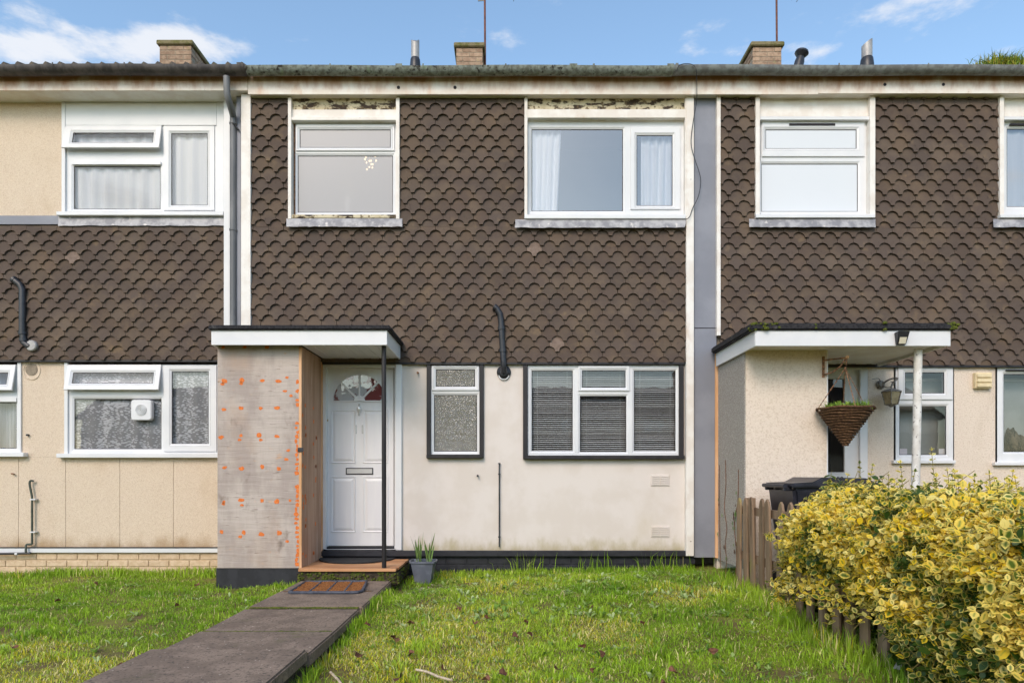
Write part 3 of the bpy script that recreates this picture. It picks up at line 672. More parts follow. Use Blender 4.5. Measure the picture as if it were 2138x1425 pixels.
# lit chandelier glimpsed through the same glass
lamp_m = bpy.data.materials.new('warm_bulb'); lamp_m.use_nodes = True
lb = lamp_m.node_tree.nodes['Principled BSDF']; lb.inputs['Base Color'].default_value = S(250, 226, 180); lb.inputs['Emission Color'].default_value = (1.0, 0.72, 0.38, 1); lb.inputs['Emission Strength'].default_value = 1.6
lc_ = P(772, 332, -0.30)
e = thing('ceiling_lamp', lc_ - Vector((0, 0, 0.1)), 'warm lit lamp glinting behind the obscured upstairs glass', 'lamp')
MB().tube([lc_ + Vector((0, 0, -0.04)), lc_ + Vector((0, 0, 0.30))], 0.004, n=6).build('cord', MT['brass'], e)
for i in range(16):
    g = i * 2.4; r = 0.016 * math.sqrt(i + 0.5) * 1.3; c = lc_ + Vector((r * math.cos(g), r * math.sin(g), -0.02 + 0.07 * math.sin(i * 1.7)))
    MB().lathe([(0.002, -0.012), (0.009, -0.004), (0.009, 0.005), (0.002, 0.012)], c, n=8).build('bulb', lamp_m, e, smooth=True)

# ---------------- front door of 11
DD = -0.05
dr = MB().pbox(681, 769, 822, 1139, DD, 0.045).build('front_door', MT['door_paint'], mid, bevel=0.003, label='white panelled front door with fanlight and number 11')
fr_ = MB().frame(prect(674, 757, 837, 1146, 0.012), prect(681, 767, 823.5, 1146, 0.012), -0.012, 0.10)
fr_.build('door_frame', MT['white_plastic'], mid)
MB().pbox(826, 757, 838.5, 1148, 0.035, 0.04).build('architrave', MT['white_plastic'], mid, bevel=0.004)
MB().pbox(676, 1141, 824, 1150, -0.01, 0.08).build('threshold', MT['black_paint'], mid)
def raised_panel(px0, py0, px1, py1):
    b = MB(); y = -DD; q = lambda m: prect(px0 + m, py0 + m, px1 - m, py1 - m, DD)
    b.ring(q(0), q(1.2), y - 0.0005, y - 0.009); b.ring(q(1.2), q(3.2), y - 0.009, y - 0.003); b.ring(q(3.2), q(4.2), y - 0.003, y - 0.001)
    b.ring(q(4.2), q(9.5), y - 0.001, y - 0.011)
    r = q(9.5); b.add([(r[0], y - 0.011, r[2]), (r[1], y - 0.011, r[2]), (r[1], y - 0.011, r[3]), (r[0], y - 0.011, r[3])], [(0, 1, 2, 3)])
    b.build('door_panel', MT['door_paint'], dr)
for r in ((691, 855, 743, 967), (758, 855, 811, 967), (691, 994, 743, 1111), (758, 994, 811, 1111)): raised_panel(*r)
fc, fr_r = P(751, 837, DD), 55 * kk(DD)
nseg = 6
for s_ in range(4):                                    # fanlight panes between the glazing bars
    a0, a1 = math.pi - s_ * math.pi / 4 - 0.03, math.pi - (s_ + 1) * math.pi / 4 + 0.03
    arc = [(math.cos(a0 + (a1 - a0) * i / nseg), math.sin(a0 + (a1 - a0) * i / nseg)) for i in range(nseg + 1)]
    b = MB(); b.v = [(fc.x + c * fr_r, fc.y - 0.004, fc.z + s2 * fr_r) for c, s2 in arc] + [(fc.x + c * 0.05, fc.y - 0.004, fc.z + s2 * 0.05) for c, s2 in reversed(arc)]
    b.f = [tuple(range(len(b.v)))]; b.build('pane', MT['door_glass'], dr)
b = MB(); b.v = [(fc.x + math.cos(math.pi * i / 24) * (fr_r - .002), fc.y - 0.0015, fc.z + math.sin(math.pi * i / 24) * (fr_r - .002)) for i in range(25)]; b.f = [tuple(range(25))]
b.build('fanlight_backing', M('hall_dark', S(122, 56, 54), S(196, 196, 200), ns=3, lo=0.47, hi=0.50, rough=0.9), dr)
bars = MB()
for a in (0, math.pi / 4, math.pi / 2, 3 * math.pi / 4, math.pi):
    c, s2 = math.cos(a), math.sin(a); nx_, nz_ = -s2, c; h = 0.010 if 0 < a < 3.1 else 0.006
    p = [(fc.x + c * r + nx_ * q, fc.z + s2 * r + nz_ * q) for r, q in ((0.03, -h), (fr_r + 0.006, -h), (fr_r + 0.006, h), (0.03, h))]
    bars.prism(p, fc.y - 0.016, fc.y + 0.002)
n = 24
for i in range(n):
    a0, a1 = math.pi * i / n, math.pi * (i + 1) / n
    p = [(fc.x + math.cos(a) * r, fc.z + math.sin(a) * r) for a, r in ((a0, fr_r), (a1, fr_r), (a1, fr_r + 0.014), (a0, fr_r + 0.014))]
    bars.prism(p, fc.y - 0.014, fc.y + 0.002)
bars.prism([(fc.x + math.cos(math.pi * i / 12) * 0.06, fc.z + math.sin(math.pi * i / 12) * 0.06) for i in range(13)], fc.y - 0.018, fc.y)
bars.build('fanlight_bars', MT['door_paint'], dr)
# knocker, number, letter plate, lock
kx = P(750, 856, DD)
kn = MB(); kn.lathe([(0.004, 0.07), (0.013, 0.06), (0.006, 0.045), (0.022, 0.03), (0.026, 0.005), (0.016, -0.02), (0.007, -0.035), (0.011, -0.045), (0.003, -0.062)], kx + Vector((0, -0.010, 0)), n=10)
kn.build('door_knocker', MT['chrome'], dr, smooth=True)
lettering('door_number', '11', 0.14, P(750, 905, DD) + Vector((0, -0.004, 0)), MT['chrome'], dr)
lp = MB().pbox(722, 976, 779, 990, DD + 0.006, 0.008).build('letter_plate', MT['gasket'], dr)
MB().pbox(724, 978, 777, 988, DD + 0.012, 0.007).build('letter_flap', MT['chrome'], dr, bevel=0.002)
b = MB().lathe([(0.016, 0), (0.016, 0.012), (0.008, 0.02)], (0, 0, 0), n=12).xform(Matrix.Translation(P(682.5, 877, DD)) @ Matrix.Rotation(math.radians(90), 4, 'X'))
b.build('door_lock', MT['brass'], dr, smooth=True)

# ---------------- porch of 11: boarded cupboard, canopy, post, step
CD, BD = 0.88, 0.75
cup = MB(); X0, X1 = PX(455, BD), PX(628.5, BD); ZB, ZT = PZ(1185, BD), PZ(721, BD)
cupb = MB().box(X0, X1 - 0.008, -BD + 0.012, -0.002, ZB + 0.002, ZT).build('porch_cupboard', MT['ply_side'], mid, label='boarded up porch cupboard of weathered plywood')
MB().box(X0 - 0.004, X1 - 0.022, -BD, -BD + 0.011, ZB, ZT).build('front_board', MT['weathered_ply'], cupb, label='weathered grey plywood sheet dotted with orange filler')
MB().box(X1 - 0.0075, X1 + 0.004, -BD + 0.016, -0.05, ZB - 0.002, ZT - 0.01).build('side_board', MT['ply_side'], cupb)
MB().box(X1 - 0.021, X1 + 0.006, -BD - 0.003, -BD + 0.015, ZB - 0.005, ZT - 0.02).build('corner_bead', MT['orange_timber'], cupb, bevel=0.003)
MB().box(X1 + 0.004, X1 + 0.012, -0.05, -0.004, ZB - 0.002, ZT - 0.03).build('edge_strip', MT['orange_timber'], cupb)
MB().box(X0 - 0.02, X1 - 0.005, -BD + 0.008, -0.01, PZ(1232, BD), ZB - 0.003).build('cupboard_base', MT['black_paint'], cupb)
MB().box(X1 - 0.03, X1 + 0.024, -BD - 0.012, -BD - 0.002, PZ(943, BD), PZ(934, BD)).build('latch', MT['dark_pipe'], cupb, bevel=0.002)
dabs = MB()
def dab(px, py, rx, rz, d=BD, side=None):
    n = 9; pts = []
    for j in range(n):
        g = 2 * math.pi * j / n; q = random.uniform(0.65, 1.15); pts.append((math.cos(g) * rx * q * kk(d), math.sin(g) * rz * q * kk(d)))
    if side is None:
        c = P(px, py, d); dabs.add([(c.x + a, c.y - 0.0015, c.z + e_) for a, e_ in pts], [tuple(range(n))])
    else:                                              # on the side board, facing right
        dabs.add([(X1 + 0.0055, -side + a * 1.6, py + e_) for a, e_ in pts], [tuple(range(n))])
cols = (466, 505, 545, 580)
for py in (722.5, 793, 852, 910, 976, 1045, 1112):
    for j, px in enumerate(cols):
        if py < 730: 
            if j < 3: dab(px + j * 6, py + 2, 5, 3)
            continue
        dab(px + random.uniform(-5, 5), py + random.uniform(-2.5, 2.5), random.uniform(4.2, 7.5), random.uniform(3.4, 6))
        if random.random() < 0.45: dab(px + random.uniform(-5, 5), py + random.uniform(5, 9), 4.5, 3.5)
for py in np.arange(740, 1185, 9.5):
    if random.random() < 0.16: dab(600 + random.uniform(-6, 8), py, random.uniform(2.5, 6), random.uniform(2, 5))
    if random.random() < (0.9 if py > 880 else 0.35): dab(618 + random.uniform(0, 5), py, random.uniform(2.5, 5.5), random.uniform(3, 6.5))
for i in range(34):
    t = random.choice((0.25, 0.33, 0.62, 0.7)); dab(0, random.uniform(ZB + 0.05, ZB + 1.5) if i % 2 else ZB + 0.1 + 0.3 * (i // 6), 3.2, 5, BD, side=t + random.uniform(-0.02, 0.02))
dabs.build('filler_dabs', MT['orange_filler'], cupb, kind='stuff')
# canopy
can = MB()
cx0, cx1 = PX(441, CD), PX(808, CD); cz0, cz1 = PZ(720, CD), PZ(688, CD)
canopy = MB().box(cx0 + 0.02, cx1 - 0.02, -CD + 0.02, -0.075, cz0 + 0.03, cz1).build('porch_canopy', MT['old_white_paint'], mid, label='flat roofed porch canopy over the front door')
MB().box(cx0, cx1, -CD, -CD + 0.018, cz0, cz1 - 0.002).build('front_fascia', MT['white_plastic'], canopy, bevel=0.003)
MB().box(cx1 - 0.018, cx1, -CD + 0.019, -0.075, cz0, cz1 - 0.002).build('side_fascia', MT['white_plastic'], canopy, bevel=0.003)
MB().box(cx0, cx0 + 0.018, -CD + 0.019, -0.075, cz0, cz1 - 0.002).build('side_fascia', MT['white_plastic'], canopy, bevel=0.003)
nb = 8; bx0 = X1 + 0.02
for i in range(nb):
    a, e_ = bx0 + (cx1 - 0.02 - bx0) * i / nb, bx0 + (cx1 - 0.02 - bx0) * (i + 1) / nb
    MB().box(a + 0.002, e_ - 0.002, -CD + 0.02, -0.01, cz0 + 0.012, cz0 + 0.022).build('soffit_board', MT['white_plastic'], canopy, bevel=0.002)
MB().box(cx0 + 0.02, cx1 - 0.02, -CD + 0.03, -0.01, cz0 + 0.0225, cz0 + 0.029).build('soffit_backing', MT['gasket'], canopy)
ft = MB(); n = 40
f0, f1 = PX(434, CD + 0.02), PX(815, CD + 0.02)
MB().box(f0, f1, -CD - 0.03, -0.06, cz1 - 0.006, cz1 + 0.040).build('felt_roof', MT['felt'], canopy, bevel=0.012, seg=2)
MB().tube([P(802, 1186, 0.76), P(801.5, 720, 0.76)], 0.0225, n=14).build('post', MT['black_timber'], canopy, smooth=True)
# step
SZ = HC - 0.905; st_x0, st_x1 = X1 - 0.02, PX(855, 0)
step = MB().box(st_x0, st_x1 + 0.005, -0.83, -0.03, 0.02, SZ - 0.032).build('front_step', MT['mossy_concrete'], mid, bevel=0.02, seg=2, label='mossy concrete front step with boarded top')
nb = 7
for i in range(nb):
    y0, y1 = -0.84 + 0.79 * i / nb, -0.84 + 0.79 * (i + 1) / nb - 0.003
    sh = 0.0 if i else 0.0
    MB().box(st_x0 + 0.02, st_x1 - 0.01 * (i == 0), y0 + (0.0), y1, SZ - 0.030, SZ - 0.004 + random.uniform(-0.001, 0.001)).build('board', MT['step_wood'], step, bevel=0.003)
mo = MB()
for i in range(240):
    x = random.uniform(st_x0 + 0.02, st_x1 + 0.02); r = random.uniform(0.003, 0.013)
    y = -0.835 if random.random() < 0.8 else random.uniform(-0.82, -0.1)
    if y > -0.83: x = st_x1 + 0.008
    mo.lathe([(r, -r * 0.7), (r * 1.1, 0), (r * 0.6, r * 0.7)], (x, y + random.uniform(-0.004, 0.008), random.uniform(0.05, SZ - 0.045)), n=6)
mo.build('moss_cushions', MT['moss'], step, kind='stuff')
# half round rubber mat on the step
hm = MB(); cxm, ym, rx, ry = PX(747, 0.06), -0.06, 0.40, 0.43
hm.slab([(cxm - rx, ym), *[(cxm - rx * math.cos(math.pi * i / 24), ym - ry * math.sin(math.pi * i / 24)) for i in range(1, 24)], (cxm + rx, ym)], SZ - 0.002, SZ + 0.012)
hm.build('door_mat', MT['rubber'], label='half round black rubber mat on the front step', cat='mat', bevel=0.003)
# scraper mat on the path
sm = thing('door_mat', (-1.58, -1.19, 0.082), 'rectangular coir and rubber scraper mat on the path', 'mat')
mz = 0.083; cs = [(-1.905, -1.02), (-1.335, -1.00), (-1.265, -1.52), (-1.29, -1.585), (-1.36, -1.60), (-1.845, -1.60), (-1.875, -1.58)]
ringpts = [Vector((x, y, mz + 0.012)) for x, y in cs]
b = MB().tube(ringpts + [ringpts[0], ringpts[1]], 0.014, n=8, caps=False); b.build('rim', MT['blue_rubber'], sm, smooth=True)
for t in (0.27, 0.52, 0.77):
    a = ringpts[0].lerp(ringpts[1], t); e_ = Vector((-1.87 + 0.6 * t, -1.60, mz + 0.012)); MB().tube([a, e_], 0.010, n=6).build('rib', MT['blue_rubber'], sm, smooth=True)
b = MB()
for i in range(26):
    t = (i + 0.5) / 26; y = -1.02 - 0.56 * t; x0, x1 = -1.90 + 0.04 * t, -1.335 + 0.06 * t
    b.tube([(x0 + (x1 - x0) * q / 10, y + random.uniform(-0.006, 0.006), mz + 0.010 + 0.004 * math.sin(q * 2.1 + i)) for q in range(11)], 0.0065, n=5)
b.build('coir_strands', MT['coir'], sm, kind='stuff', smooth=True)
MB().slab([(x * 0.985 - 0.02, y * 0.99 - 0.012) for x, y in cs], mz - 0.001, mz + 0.004).build('backing', MT['rubber'], sm)

# ---------------- things on the middle wall
def flue(house, d, base_px, base_py, path_px, r_px, label):
    """boiler plume pipe: collar on the wall, elbow, riser, top elbow pointing to the left"""
    r = r_px * kk(d); c = P(base_px, base_py, d)
    pts = [c + Vector((0, 0.02, 0)), c + Vector((0, -0.05, 0.0))]
    pts += [P(px, py, d + 0.07) for px, py in path_px]
    body = MB().tube(pts, r, n=14).build('flue_pipe', MT['dark_pipe'], house, smooth=True, angle=50, label=label)
    b = MB().lathe([(r * 2.35, 0), (r * 2.35, 0.014), (r * 1.3, 0.04)], (0, 0, 0), n=20).xform(Matrix.Translation(c + Vector((0, 0.0, 0))) @ Matrix.Rotation(math.radians(90), 4, 'X'))
    b.build('wall_collar', MT['dark_pipe'], body, smooth=True)
    for t in (0.25, 0.8):
        a, e_ = pts[3], pts[4]; q = a.lerp(e_, t); dr_ = (e_ - a).normalized() * 0.018
        MB().tube([q - dr_, q + dr_], r * 1.22, n=14).build('pipe_socket', MT['dark_pipe'], body, smooth=True)
    a, e_ = pts[-2], pts[-1]; MB().tube([e_ - (e_ - a).normalized() * 0.02, e_ + (e_ - a).normalized() * 0.004], r * 1.15, n=14).build('outlet', MT['dark_pipe'], body, smooth=True)
    return body
fl = flue(mid, 0.0, 1052, 777, [(1052, 764), (1051, 752), (1046, 668), (1044, 655), (1037, 644), (1032, 641)], 6.3, 'black boiler flue pipe rising over the tiles')
c = P(1052, 780, 0.0)
b = MB().tube([c + Vector((0.055 * math.cos(g), -0.02, 0.055 * math.sin(g) - .01)) for g in np.linspace(math.pi * 1.05, math.pi * 1.95, 10)], 0.006, n=6); b.build('seal', MT['white_plastic'], fl, smooth=True)
fl2 = flue(left, DL, 66, 724, [(60, 722), (50, 715), (47, 690), (47, 605), (42, 594), (28, 583)], 6.6, 'black boiler flue pipe on the left house tiles')
b = MB().lathe([(0.060, 0), (0.060, 0.03), (0.05, 0.04)], (0, 0, 0), n=20).xform(Matrix.Translation(P(69, 722, DL + 0.05)) @ Matrix.Rotation(math.radians(90), 4, 'X')); b.build('pipe_seal', MT['steel_flue'], fl2, smooth=True)
gp = MB().tube([P(1042.5, 966, 0.025), P(1042.5, 1141, 0.025)], 0.0075, n=8).build('service_pipe', MT['dark_pipe'], mid, smooth=True)
for py in (967, 989, 1120): MB().tube([P(1042.5, py - 1.4, 0.027), P(1042.5, py + 1.4, 0.027)], 0.0125, n=8).build('pipe_clip', MT['dark_pipe'], gp, smooth=True)
for px, py in ((873, 778), (997.5, 992)):
    q = P(px, py, 0.0); MB().tube([q + Vector((0, 0.01, 0)), q + Vector((0, -0.05, -0.004))], 0.011, n=10).build('overflow_stub', MT['rusty_iron'] if px < 900 else MT['dark_pipe'], mid, smooth=True)
for py0, py1 in ((990, 1014), (1097, 1121)):
    v = MB().pbox(1359, py0, 1398, py1, 0.008, 0.008).build('air_vent', MT['cream_render'], mid, bevel=0.002)
    for i in range(5):
        for a, e_ in ((1361, 1377.5), (1379.5, 1396)):
            y = py0 + 2.6 + i * (py1 - py0 - 4) / 5; MB().pbox(a, y, e_, y + 2.6, 0.016, 0.009).build('louvre', MT['cream_render'], v)
# loose cable from the gutter down the corner board
cb = [P(1413, 150, 0.30), P(1418, 137, 0.31), P(1435, 133, 0.31), P(1450, 138, 0.31), P(1454, 152, 0.30), P(1455, 190, 0.17), P(1454, 215, 0.12), P(1446, 262, 0.09), P(1443, 300, 0.09), P(1450, 330, 0.09), P(1460, 360, 0.08), P(1463, 380, 0.08), P(1458, 410, 0.08), P(1446, 435, 0.09), P(1440, 452, 0.10), P(1433, 458, 0.11)]
def smooth_path(pts, n=5):
    out = []
    for i in range(len(pts) - 1):
        p0, p1, p2, p3 = pts[max(i-1, 0)], pts[i], pts[i+1], pts[min(i+2, len(pts)-1)]
        for j in range(n):
            t = j / n; out.append(0.5 * ((2*p1) + (p2-p0)*t + (2*p0-5*p1+4*p2-p3)*t*t + (3*p1-p0-3*p2+p3)*t**3))
    return out + [pts[-1]]
MB().tube(smooth_path(cb), 0.0042, n=6).build('cable', MT['dark_pipe'], mid, smooth=True)

# ================================================================== LEFT HOUSE
ol = lambda *r: prect(*r, DL)
for a, b_ in ((-340, -195), (42, 135), (460, 475)): MB().pbox(a, 753, b_, 953, DL, 0.12).build('lower_wall', MT['buff_pebbledash'], left)
MB().plate(ol(-340, 190, 131, 452), [], -DL, -DL + 0.12).build('upper_wall', MT['buff_pebbledash'], left)
MB().plate(ol(131.5, 190, 500, 452), [ol(137, 262, 450, 445)], -DL - 0.008, -DL + 0.12).build('upper_panel', MT['white_plastic'], left)
MB().plate(ol(-340, 452.5, 500, 752), [], -DL + 0.002, -DL + 0.12).build('tile_backing', MT['mortar'], left)
edges = (-340, -60, 38.5, 137, 250, 362, 475)
for a, b_ in zip(edges, edges[1:]):
    MB().box(PX(a, DL) + 0.0015, PX(b_, DL) - 0.0015, -DL, -DL + 0.05, PZ(1143, DL), PZ(953.3, DL)).build('wall_panel', MT['buff_pebbledash'], left, bevel=0.002)
MB().pbox(-340, 950, 475, 1150, DL - 0.052, 0.05).build('wall_lining', MT['mortar'], left)
MB().pbox(-340, 1143.5, 475, 1153, DL + 0.03, 0.06).build('base_trim', MT['white_plastic'], left, bevel=0.003)
MB().pbox(-340, 1141.5, 475, 1143.6, DL + 0.034, 0.03).build('base_flashing', MT['dark_pipe'], left)
pl = MB().box(PX(-340, DL), PX(475, DL), -DL + 0.012, -DL + 0.12, -0.2, PZ(1150, DL)).build('plinth', MT['buff_mortar'], left)
bm2 = MB().box(-0.1075, 0.1075, 0, 0.05, 0, 0.065).mesh('brick', MT['buff_brick'], (0, 0, 0), bevel=0.004)
zt = PZ(1153, DL)
for r_ in range(4):
    x = PX(-330, DL) + (0.11 if r_ % 2 else 0)
    while x < PX(470, DL):
        place(bpy.data.objects.new('brick', bm2), (x, -DL + random.uniform(0.0, 0.003), zt - (r_ + 1) * 0.076), pl); x += 0.226
MB().box(PX(-340, DL), PX(475, DL), 2.4, 8.0, -0.2, 5.2).build('rear_wall', MT['far_wall'], left)
# windows
tilt = 13
WU = window(left, (137, 262, 450, 441), DL + 0.0, [(156, 279, 324, 303), (153, 346, 334, 436), (358, 279, 434, 429)], glass_mat='clear_glass', sashes=[(0, (137, 263, 339, 316)), (2, (343, 264, 449, 440))],
            tilted={0: tilt}, sill=(117, 441, 466, 449, 0.08), label='upstairs window with open top vent and white net')
MB().pbox(150, 337, 335, 343, DL + 0.02, 0.02).build('transom_bar', MT['white_plastic'], WU)
MB().pbox(136, 215, 452, 261.5, DL + 0.018, 0.02).build('head_panel', MT['white_plastic'], left, bevel=0.002)
MB().pbox(128.5, 213, 135.5, 450, DL + 0.025, 0.03).build('edge_trim', MT['white_plastic'], left)
MB().pbox(452.5, 213, 467, 450, DL + 0.022, 0.03).build('side_board', MT['white_plastic'], left)
MB().pbox(467, 205, 480, 757, DL + 0.08, 0.09).build('edge_board', MT['white_plastic'], left, bevel=0.003)
WG2 = window(left, (142, 761, 456, 946), DL + 0.0, [(156, 778, 324, 802), (154, 832, 336, 937), (359, 775, 436, 926)], sashes=[(0, (142, 761, 338, 816)), (2, (343, 763, 453, 942))],
             tilted={0: tilt}, sill=(117, 946, 458, 955, 0.07), label='ground floor window with lace net and open top vent')
WG1 = window(left, (-190, 761, 36, 944), DL + 0.0, [(-170, 778, 21, 804), (-175, 840, 33, 936)], sashes=[(0, (-190, 761, 35, 817))], tilted={0: tilt}, sill=(-200, 944, 49, 953, 0.07), label='ground floor window cut by the left edge')
MB().pbox(-175, 830, 34, 838, DL + 0.02, 0.02).build('transom_bar', MT['white_plastic'], WG1)
for px in (36.2, 134): MB().pbox(px, 757, px + 7, 946, DL + 0.02, 0.03).build('edge_trim', MT['white_plastic'], left)
curtain(138, 264, 448, 440, DL - 0.055, 'net_curtain', 'white net curtain across the left house upstairs window', folds=12, amp=0.012)
curtain(146, 766, 452, 942, DL - 0.055, 'lace', 'leaf patterned lace net curtain in the left house downstairs window', folds=10, amp=0.012)
curtain(-150, 780, 40, 942, DL - 0.14, 'grey_curtain', 'pale grey curtain in the window at the left edge', folds=7, amp=0.03)
# round extractor fan fitted in the lower light
fx = P(299, 856, DL)
fan = thing('window_fan', fx - Vector((0, 0, 0.12)), 'white square extractor fan with round grille in lace window', 'fan')
a = 21 * kk(DL)
q = [(fx.x + sx_ * (a - 0.03) + 0.03 * math.cos(g), fx.z + sz_ * (a - 0.03) + 0.03 * math.sin(g)) for sx_, sz_, g0 in ((1, 1, 0), (-1, 1, 90), (-1, -1, 180), (1, -1, 270)) for g in [math.radians(g0 + i * 22.5) for i in range(5)]]
MB().prism(q, fx.y - 0.045, fx.y + 0.02).build('fan_housing', MT['white_plastic'], fan, bevel=0.006, seg=2)
for r in (0.058, 0.047, 0.036, 0.025, 0.012):
    MB().tube([fx + Vector((r * math.cos(g), -0.05, r * math.sin(g))) for g in np.linspace(0, 2 * math.pi, 21)], 0.0042, n=6, caps=False).build('grille_ring', MT['white_plastic'], fan, smooth=True)
MB().prism([(fx.x + 0.062 * math.cos(g), fx.z + 0.062 * math.sin(g)) for g in np.linspace(0, 2 * math.pi, 21)[:-1]], fx.y - 0.047, fx.y - 0.04).build('grille_back', MT['roller_blind'], fan)
# round patch, screw hole, lead strips, pipes
q = P(66, 771, DL)
pa = MB().prism([(q.x + 0.068 * math.cos(g), q.z + 0.068 * math.sin(g)) for g in np.linspace(0, 2 * math.pi, 25)[:-1]], q.y - 0.006, q.y + 0.01).build('blanking_disc', MT['mortar'], left, bevel=0.003)
MB().tube([q + Vector((0.092 * math.cos(g) + .004, -0.001, 0.10 * math.sin(g) - .01)) for g in np.linspace(0, 2 * math.pi, 25)], 0.008, n=6, caps=False).build('render_ring', MT['buff_pebbledash'], left, smooth=True)
q = P(60, 908, DL); MB().tube([q + Vector((0, 0.01, 0)), q + Vector((0, -0.03, 0))], 0.012, n=8).build('overflow_stub', MT['dark_pipe'], left, smooth=True)
q = P(28, 988, DL); MB().tube([q + Vector((-0.02, 0, 0)), q + Vector((0.03, -0.03, -0.006))], 0.008, n=8).build('overflow_stub', MT['rusty_iron'], left, smooth=True)
MB().pbox(-335, 450, 122, 468, DL + 0.03, 0.03).build('cover_strip', MT['grey_panel'], left)
flashing(left, 122, 451, 467, 471, DL + 0.05)
green = M('green_pipe', S(62, 72, 66), S(78, 84, 74), ns=20, rough=0.6)
gp2 = MB().tube(smooth_path([P(70, 1004, DL + 0.035), P(64, 1003, DL + 0.04), P(62, 1010, DL + 0.04), P(66, 1032, DL + 0.04), P(67, 1040, DL + 0.04), P(67, 1060, DL + 0.04), P(67, 1128, DL + 0.04), P(66, 1135, DL + 0.04), P(56, 1136, DL + 0.05), P(54, 1142, DL + 0.06), P(54, 1152, DL + 0.07)]), 0.0115, n=8).build('waste_pipe', green, left, smooth=True)
for py in (1042, 1110): MB().pbox(62, py - 1.3, 73, py + 1.3, DL + 0.056, 0.05).build('pipe_clip', MT['white_plastic'], gp2)
gp3 = MB().tube([P(-330, 1162, DL + 0.06), P(64, 1154, DL + 0.06)], 0.0125, n=8).build('drain_pipe', MT['dark_pipe'], left, smooth=True)
MB().tube([P(32, 1155.6, DL + 0.06), P(37, 1155.4, DL + 0.06)], 0.0155, n=8).build('pipe_joint', MT['white_plastic'], gp3, smooth=True)

# ================================================================== RIGHT HOUSE
MB().plate(o_(1497, 763, 2420, 1196), [o_(1640, 762, 1812, 1197), o_(1870, 762, 1990, 962), o_(2082, 762, 2334, 968)], 0, 0.12).build('lower_wall', MT['pale_roughcast'], right)
MB().plate(o_(1497, 165, 2420, 762), [o_(1582, 205, 1826, 453), o_(2090, 205, 2336, 453)], 0, 0.12).build('upper_wall', MT['mortar'], right)
MB().box(PX(1441, 0), PX(2420, 0), 2.2, 8.0, -0.2, 5.2).build('rear_wall', MT['far_wall'], right)
MB().pbox(1497, 197, 1505, 700, 0.075, 0.075).build('corner_board', MT['old_white_paint'], right, bevel=0.003)
V1 = window(right, (1588, 251, 1809, 448), 0.0, [(1598, 271, 1788, 311), (1590, 341, 1792, 441)], glass_mat='pale_frost', sashes=[(0, (1590, 253, 1804, 328))], slots=[(1648, 257.5, 1744, 262)], room_d=0.05, label='upstairs white obscured window above the roughcast porch')
V2 = window(right, (2096, 251, 2330, 448), 0.0, [(2104, 268, 2318, 431)], glass_mat='sky_glass', slots=[(2110, 257.5, 2200, 261)], label='upstairs window cut by the right edge')
for x0, x1 in ((1578, 1828), (2088, 2336)):
    MB().pbox(x0, 200, x0 + 9, 454, 0.075, 0.09).build('jamb', MT['old_white_paint'], right, bevel=0.003)
    MB().pbox(x1 - 11, 200, x1, 454, 0.075, 0.09).build('jamb', MT['old_white_paint'], right, bevel=0.003)
    MB().pbox(x0 + 9, 203, x1 - 11, 243, 0.02, 0.04).build('head_board', MT['old_white_paint'], right)
    MB().pbox(x0 + 9, 243, x1 - 11, 250, 0.055, 0.07).build('drip_bar', MT['white_plastic'], right, bevel=0.003)
    MB().pbox(x0 + 1, 447, x1 - 1, 454, 0.09, 0.12).build('sill', MT['white_plastic'], right, bevel=0.003)
    flashing(right, x0 - 14, 457, x1, 474, 0.085)
H1 = window(right, (1866, 765, 1992, 960), 0.0, [(1889, 777, 1971, 821), (1879, 847, 1977, 949)], sashes=[(0, (1874, 767, 1988, 834))], glass_mat='clear_glass', sill=(1866, 960, 1996, 967, 0.05), label='ground floor window behind the white post')
H2 = window(right, (2078, 765, 2336, 964), 0.0, [(2097, 780, 2316, 943)], slots=[(2102, 771, 2220, 774)], glass_mat='clear_glass', sill=(2078, 964, 2336, 971, 0.05), label='ground floor window with a cat inside')
curtain(2098, 262, 2330, 440, -0.06, 'net_curtain', 'white net curtain in the upstairs window at the right edge', folds=9, amp=0.012)
for px0, px1, y0, lab in ((1870, 1990, 792, 'grey roller blind behind the window next to the white post'), (2082, 2330, 793, 'grey roller blind behind the cat in the right window')):
    rb = thing('roller_blind', P((px0 + px1) / 2, 950, -0.22), lab, 'blind')
    MB().pbox(px0 - 6, y0, px1 + 6, 955, -0.24, 0.004).build('blind_cloth', MT['roller_blind'], rb)
    MB().tube([P(px0 - 6, y0, -0.23), P(px1 + 6, y0, -0.23)], 0.02, n=10).build('roller', MT['blind_slat'], rb, smooth=True)
for px, lab in ((1886, 'small white card at the left of the window sill'), (1968, 'small white card at the right of the window sill')):
    MB().pbox(px - 8, 936, px + 8, 951, -0.045, 0.003).build('notice_card', MT['paper'], label=lab, cat='card')
# porch: roughcast front wall, pebbledashed side, timber edge
PD_, px_ = 0.873, 2.262
wz1 = PZ(724, PD_)
porch = MB().box(px_ + 0.012, PX(1727, PD_), -PD_, -PD_ + 0.11, -0.05, wz1).build('porch_wall', MT['pale_roughcast'], right, label='pale roughcast porch wall beside the white door')
MB().box(px_, px_ + 0.011, -PD_ + 0.004, -0.05, PZ(1163, 0) - 0.01, wz1 + 0.1).build('side_panel', MT['grey_pebbledash'], porch, label='grey pebbledash side of the porch')
MB().box(px_ - 0.03, px_ + 0.012, -0.049, -0.001, PZ(1163, 0), wz1 + 0.12).build('edge_timber', MT['orange_timber'], porch)
MB().box(PX(1727, PD_) - 0.004, PX(1727, PD_) + 0.006, -PD_ - 0.003, -PD_ + 0.11, -0.05, wz1).build('corner_bead', MT['white_plastic'], porch)
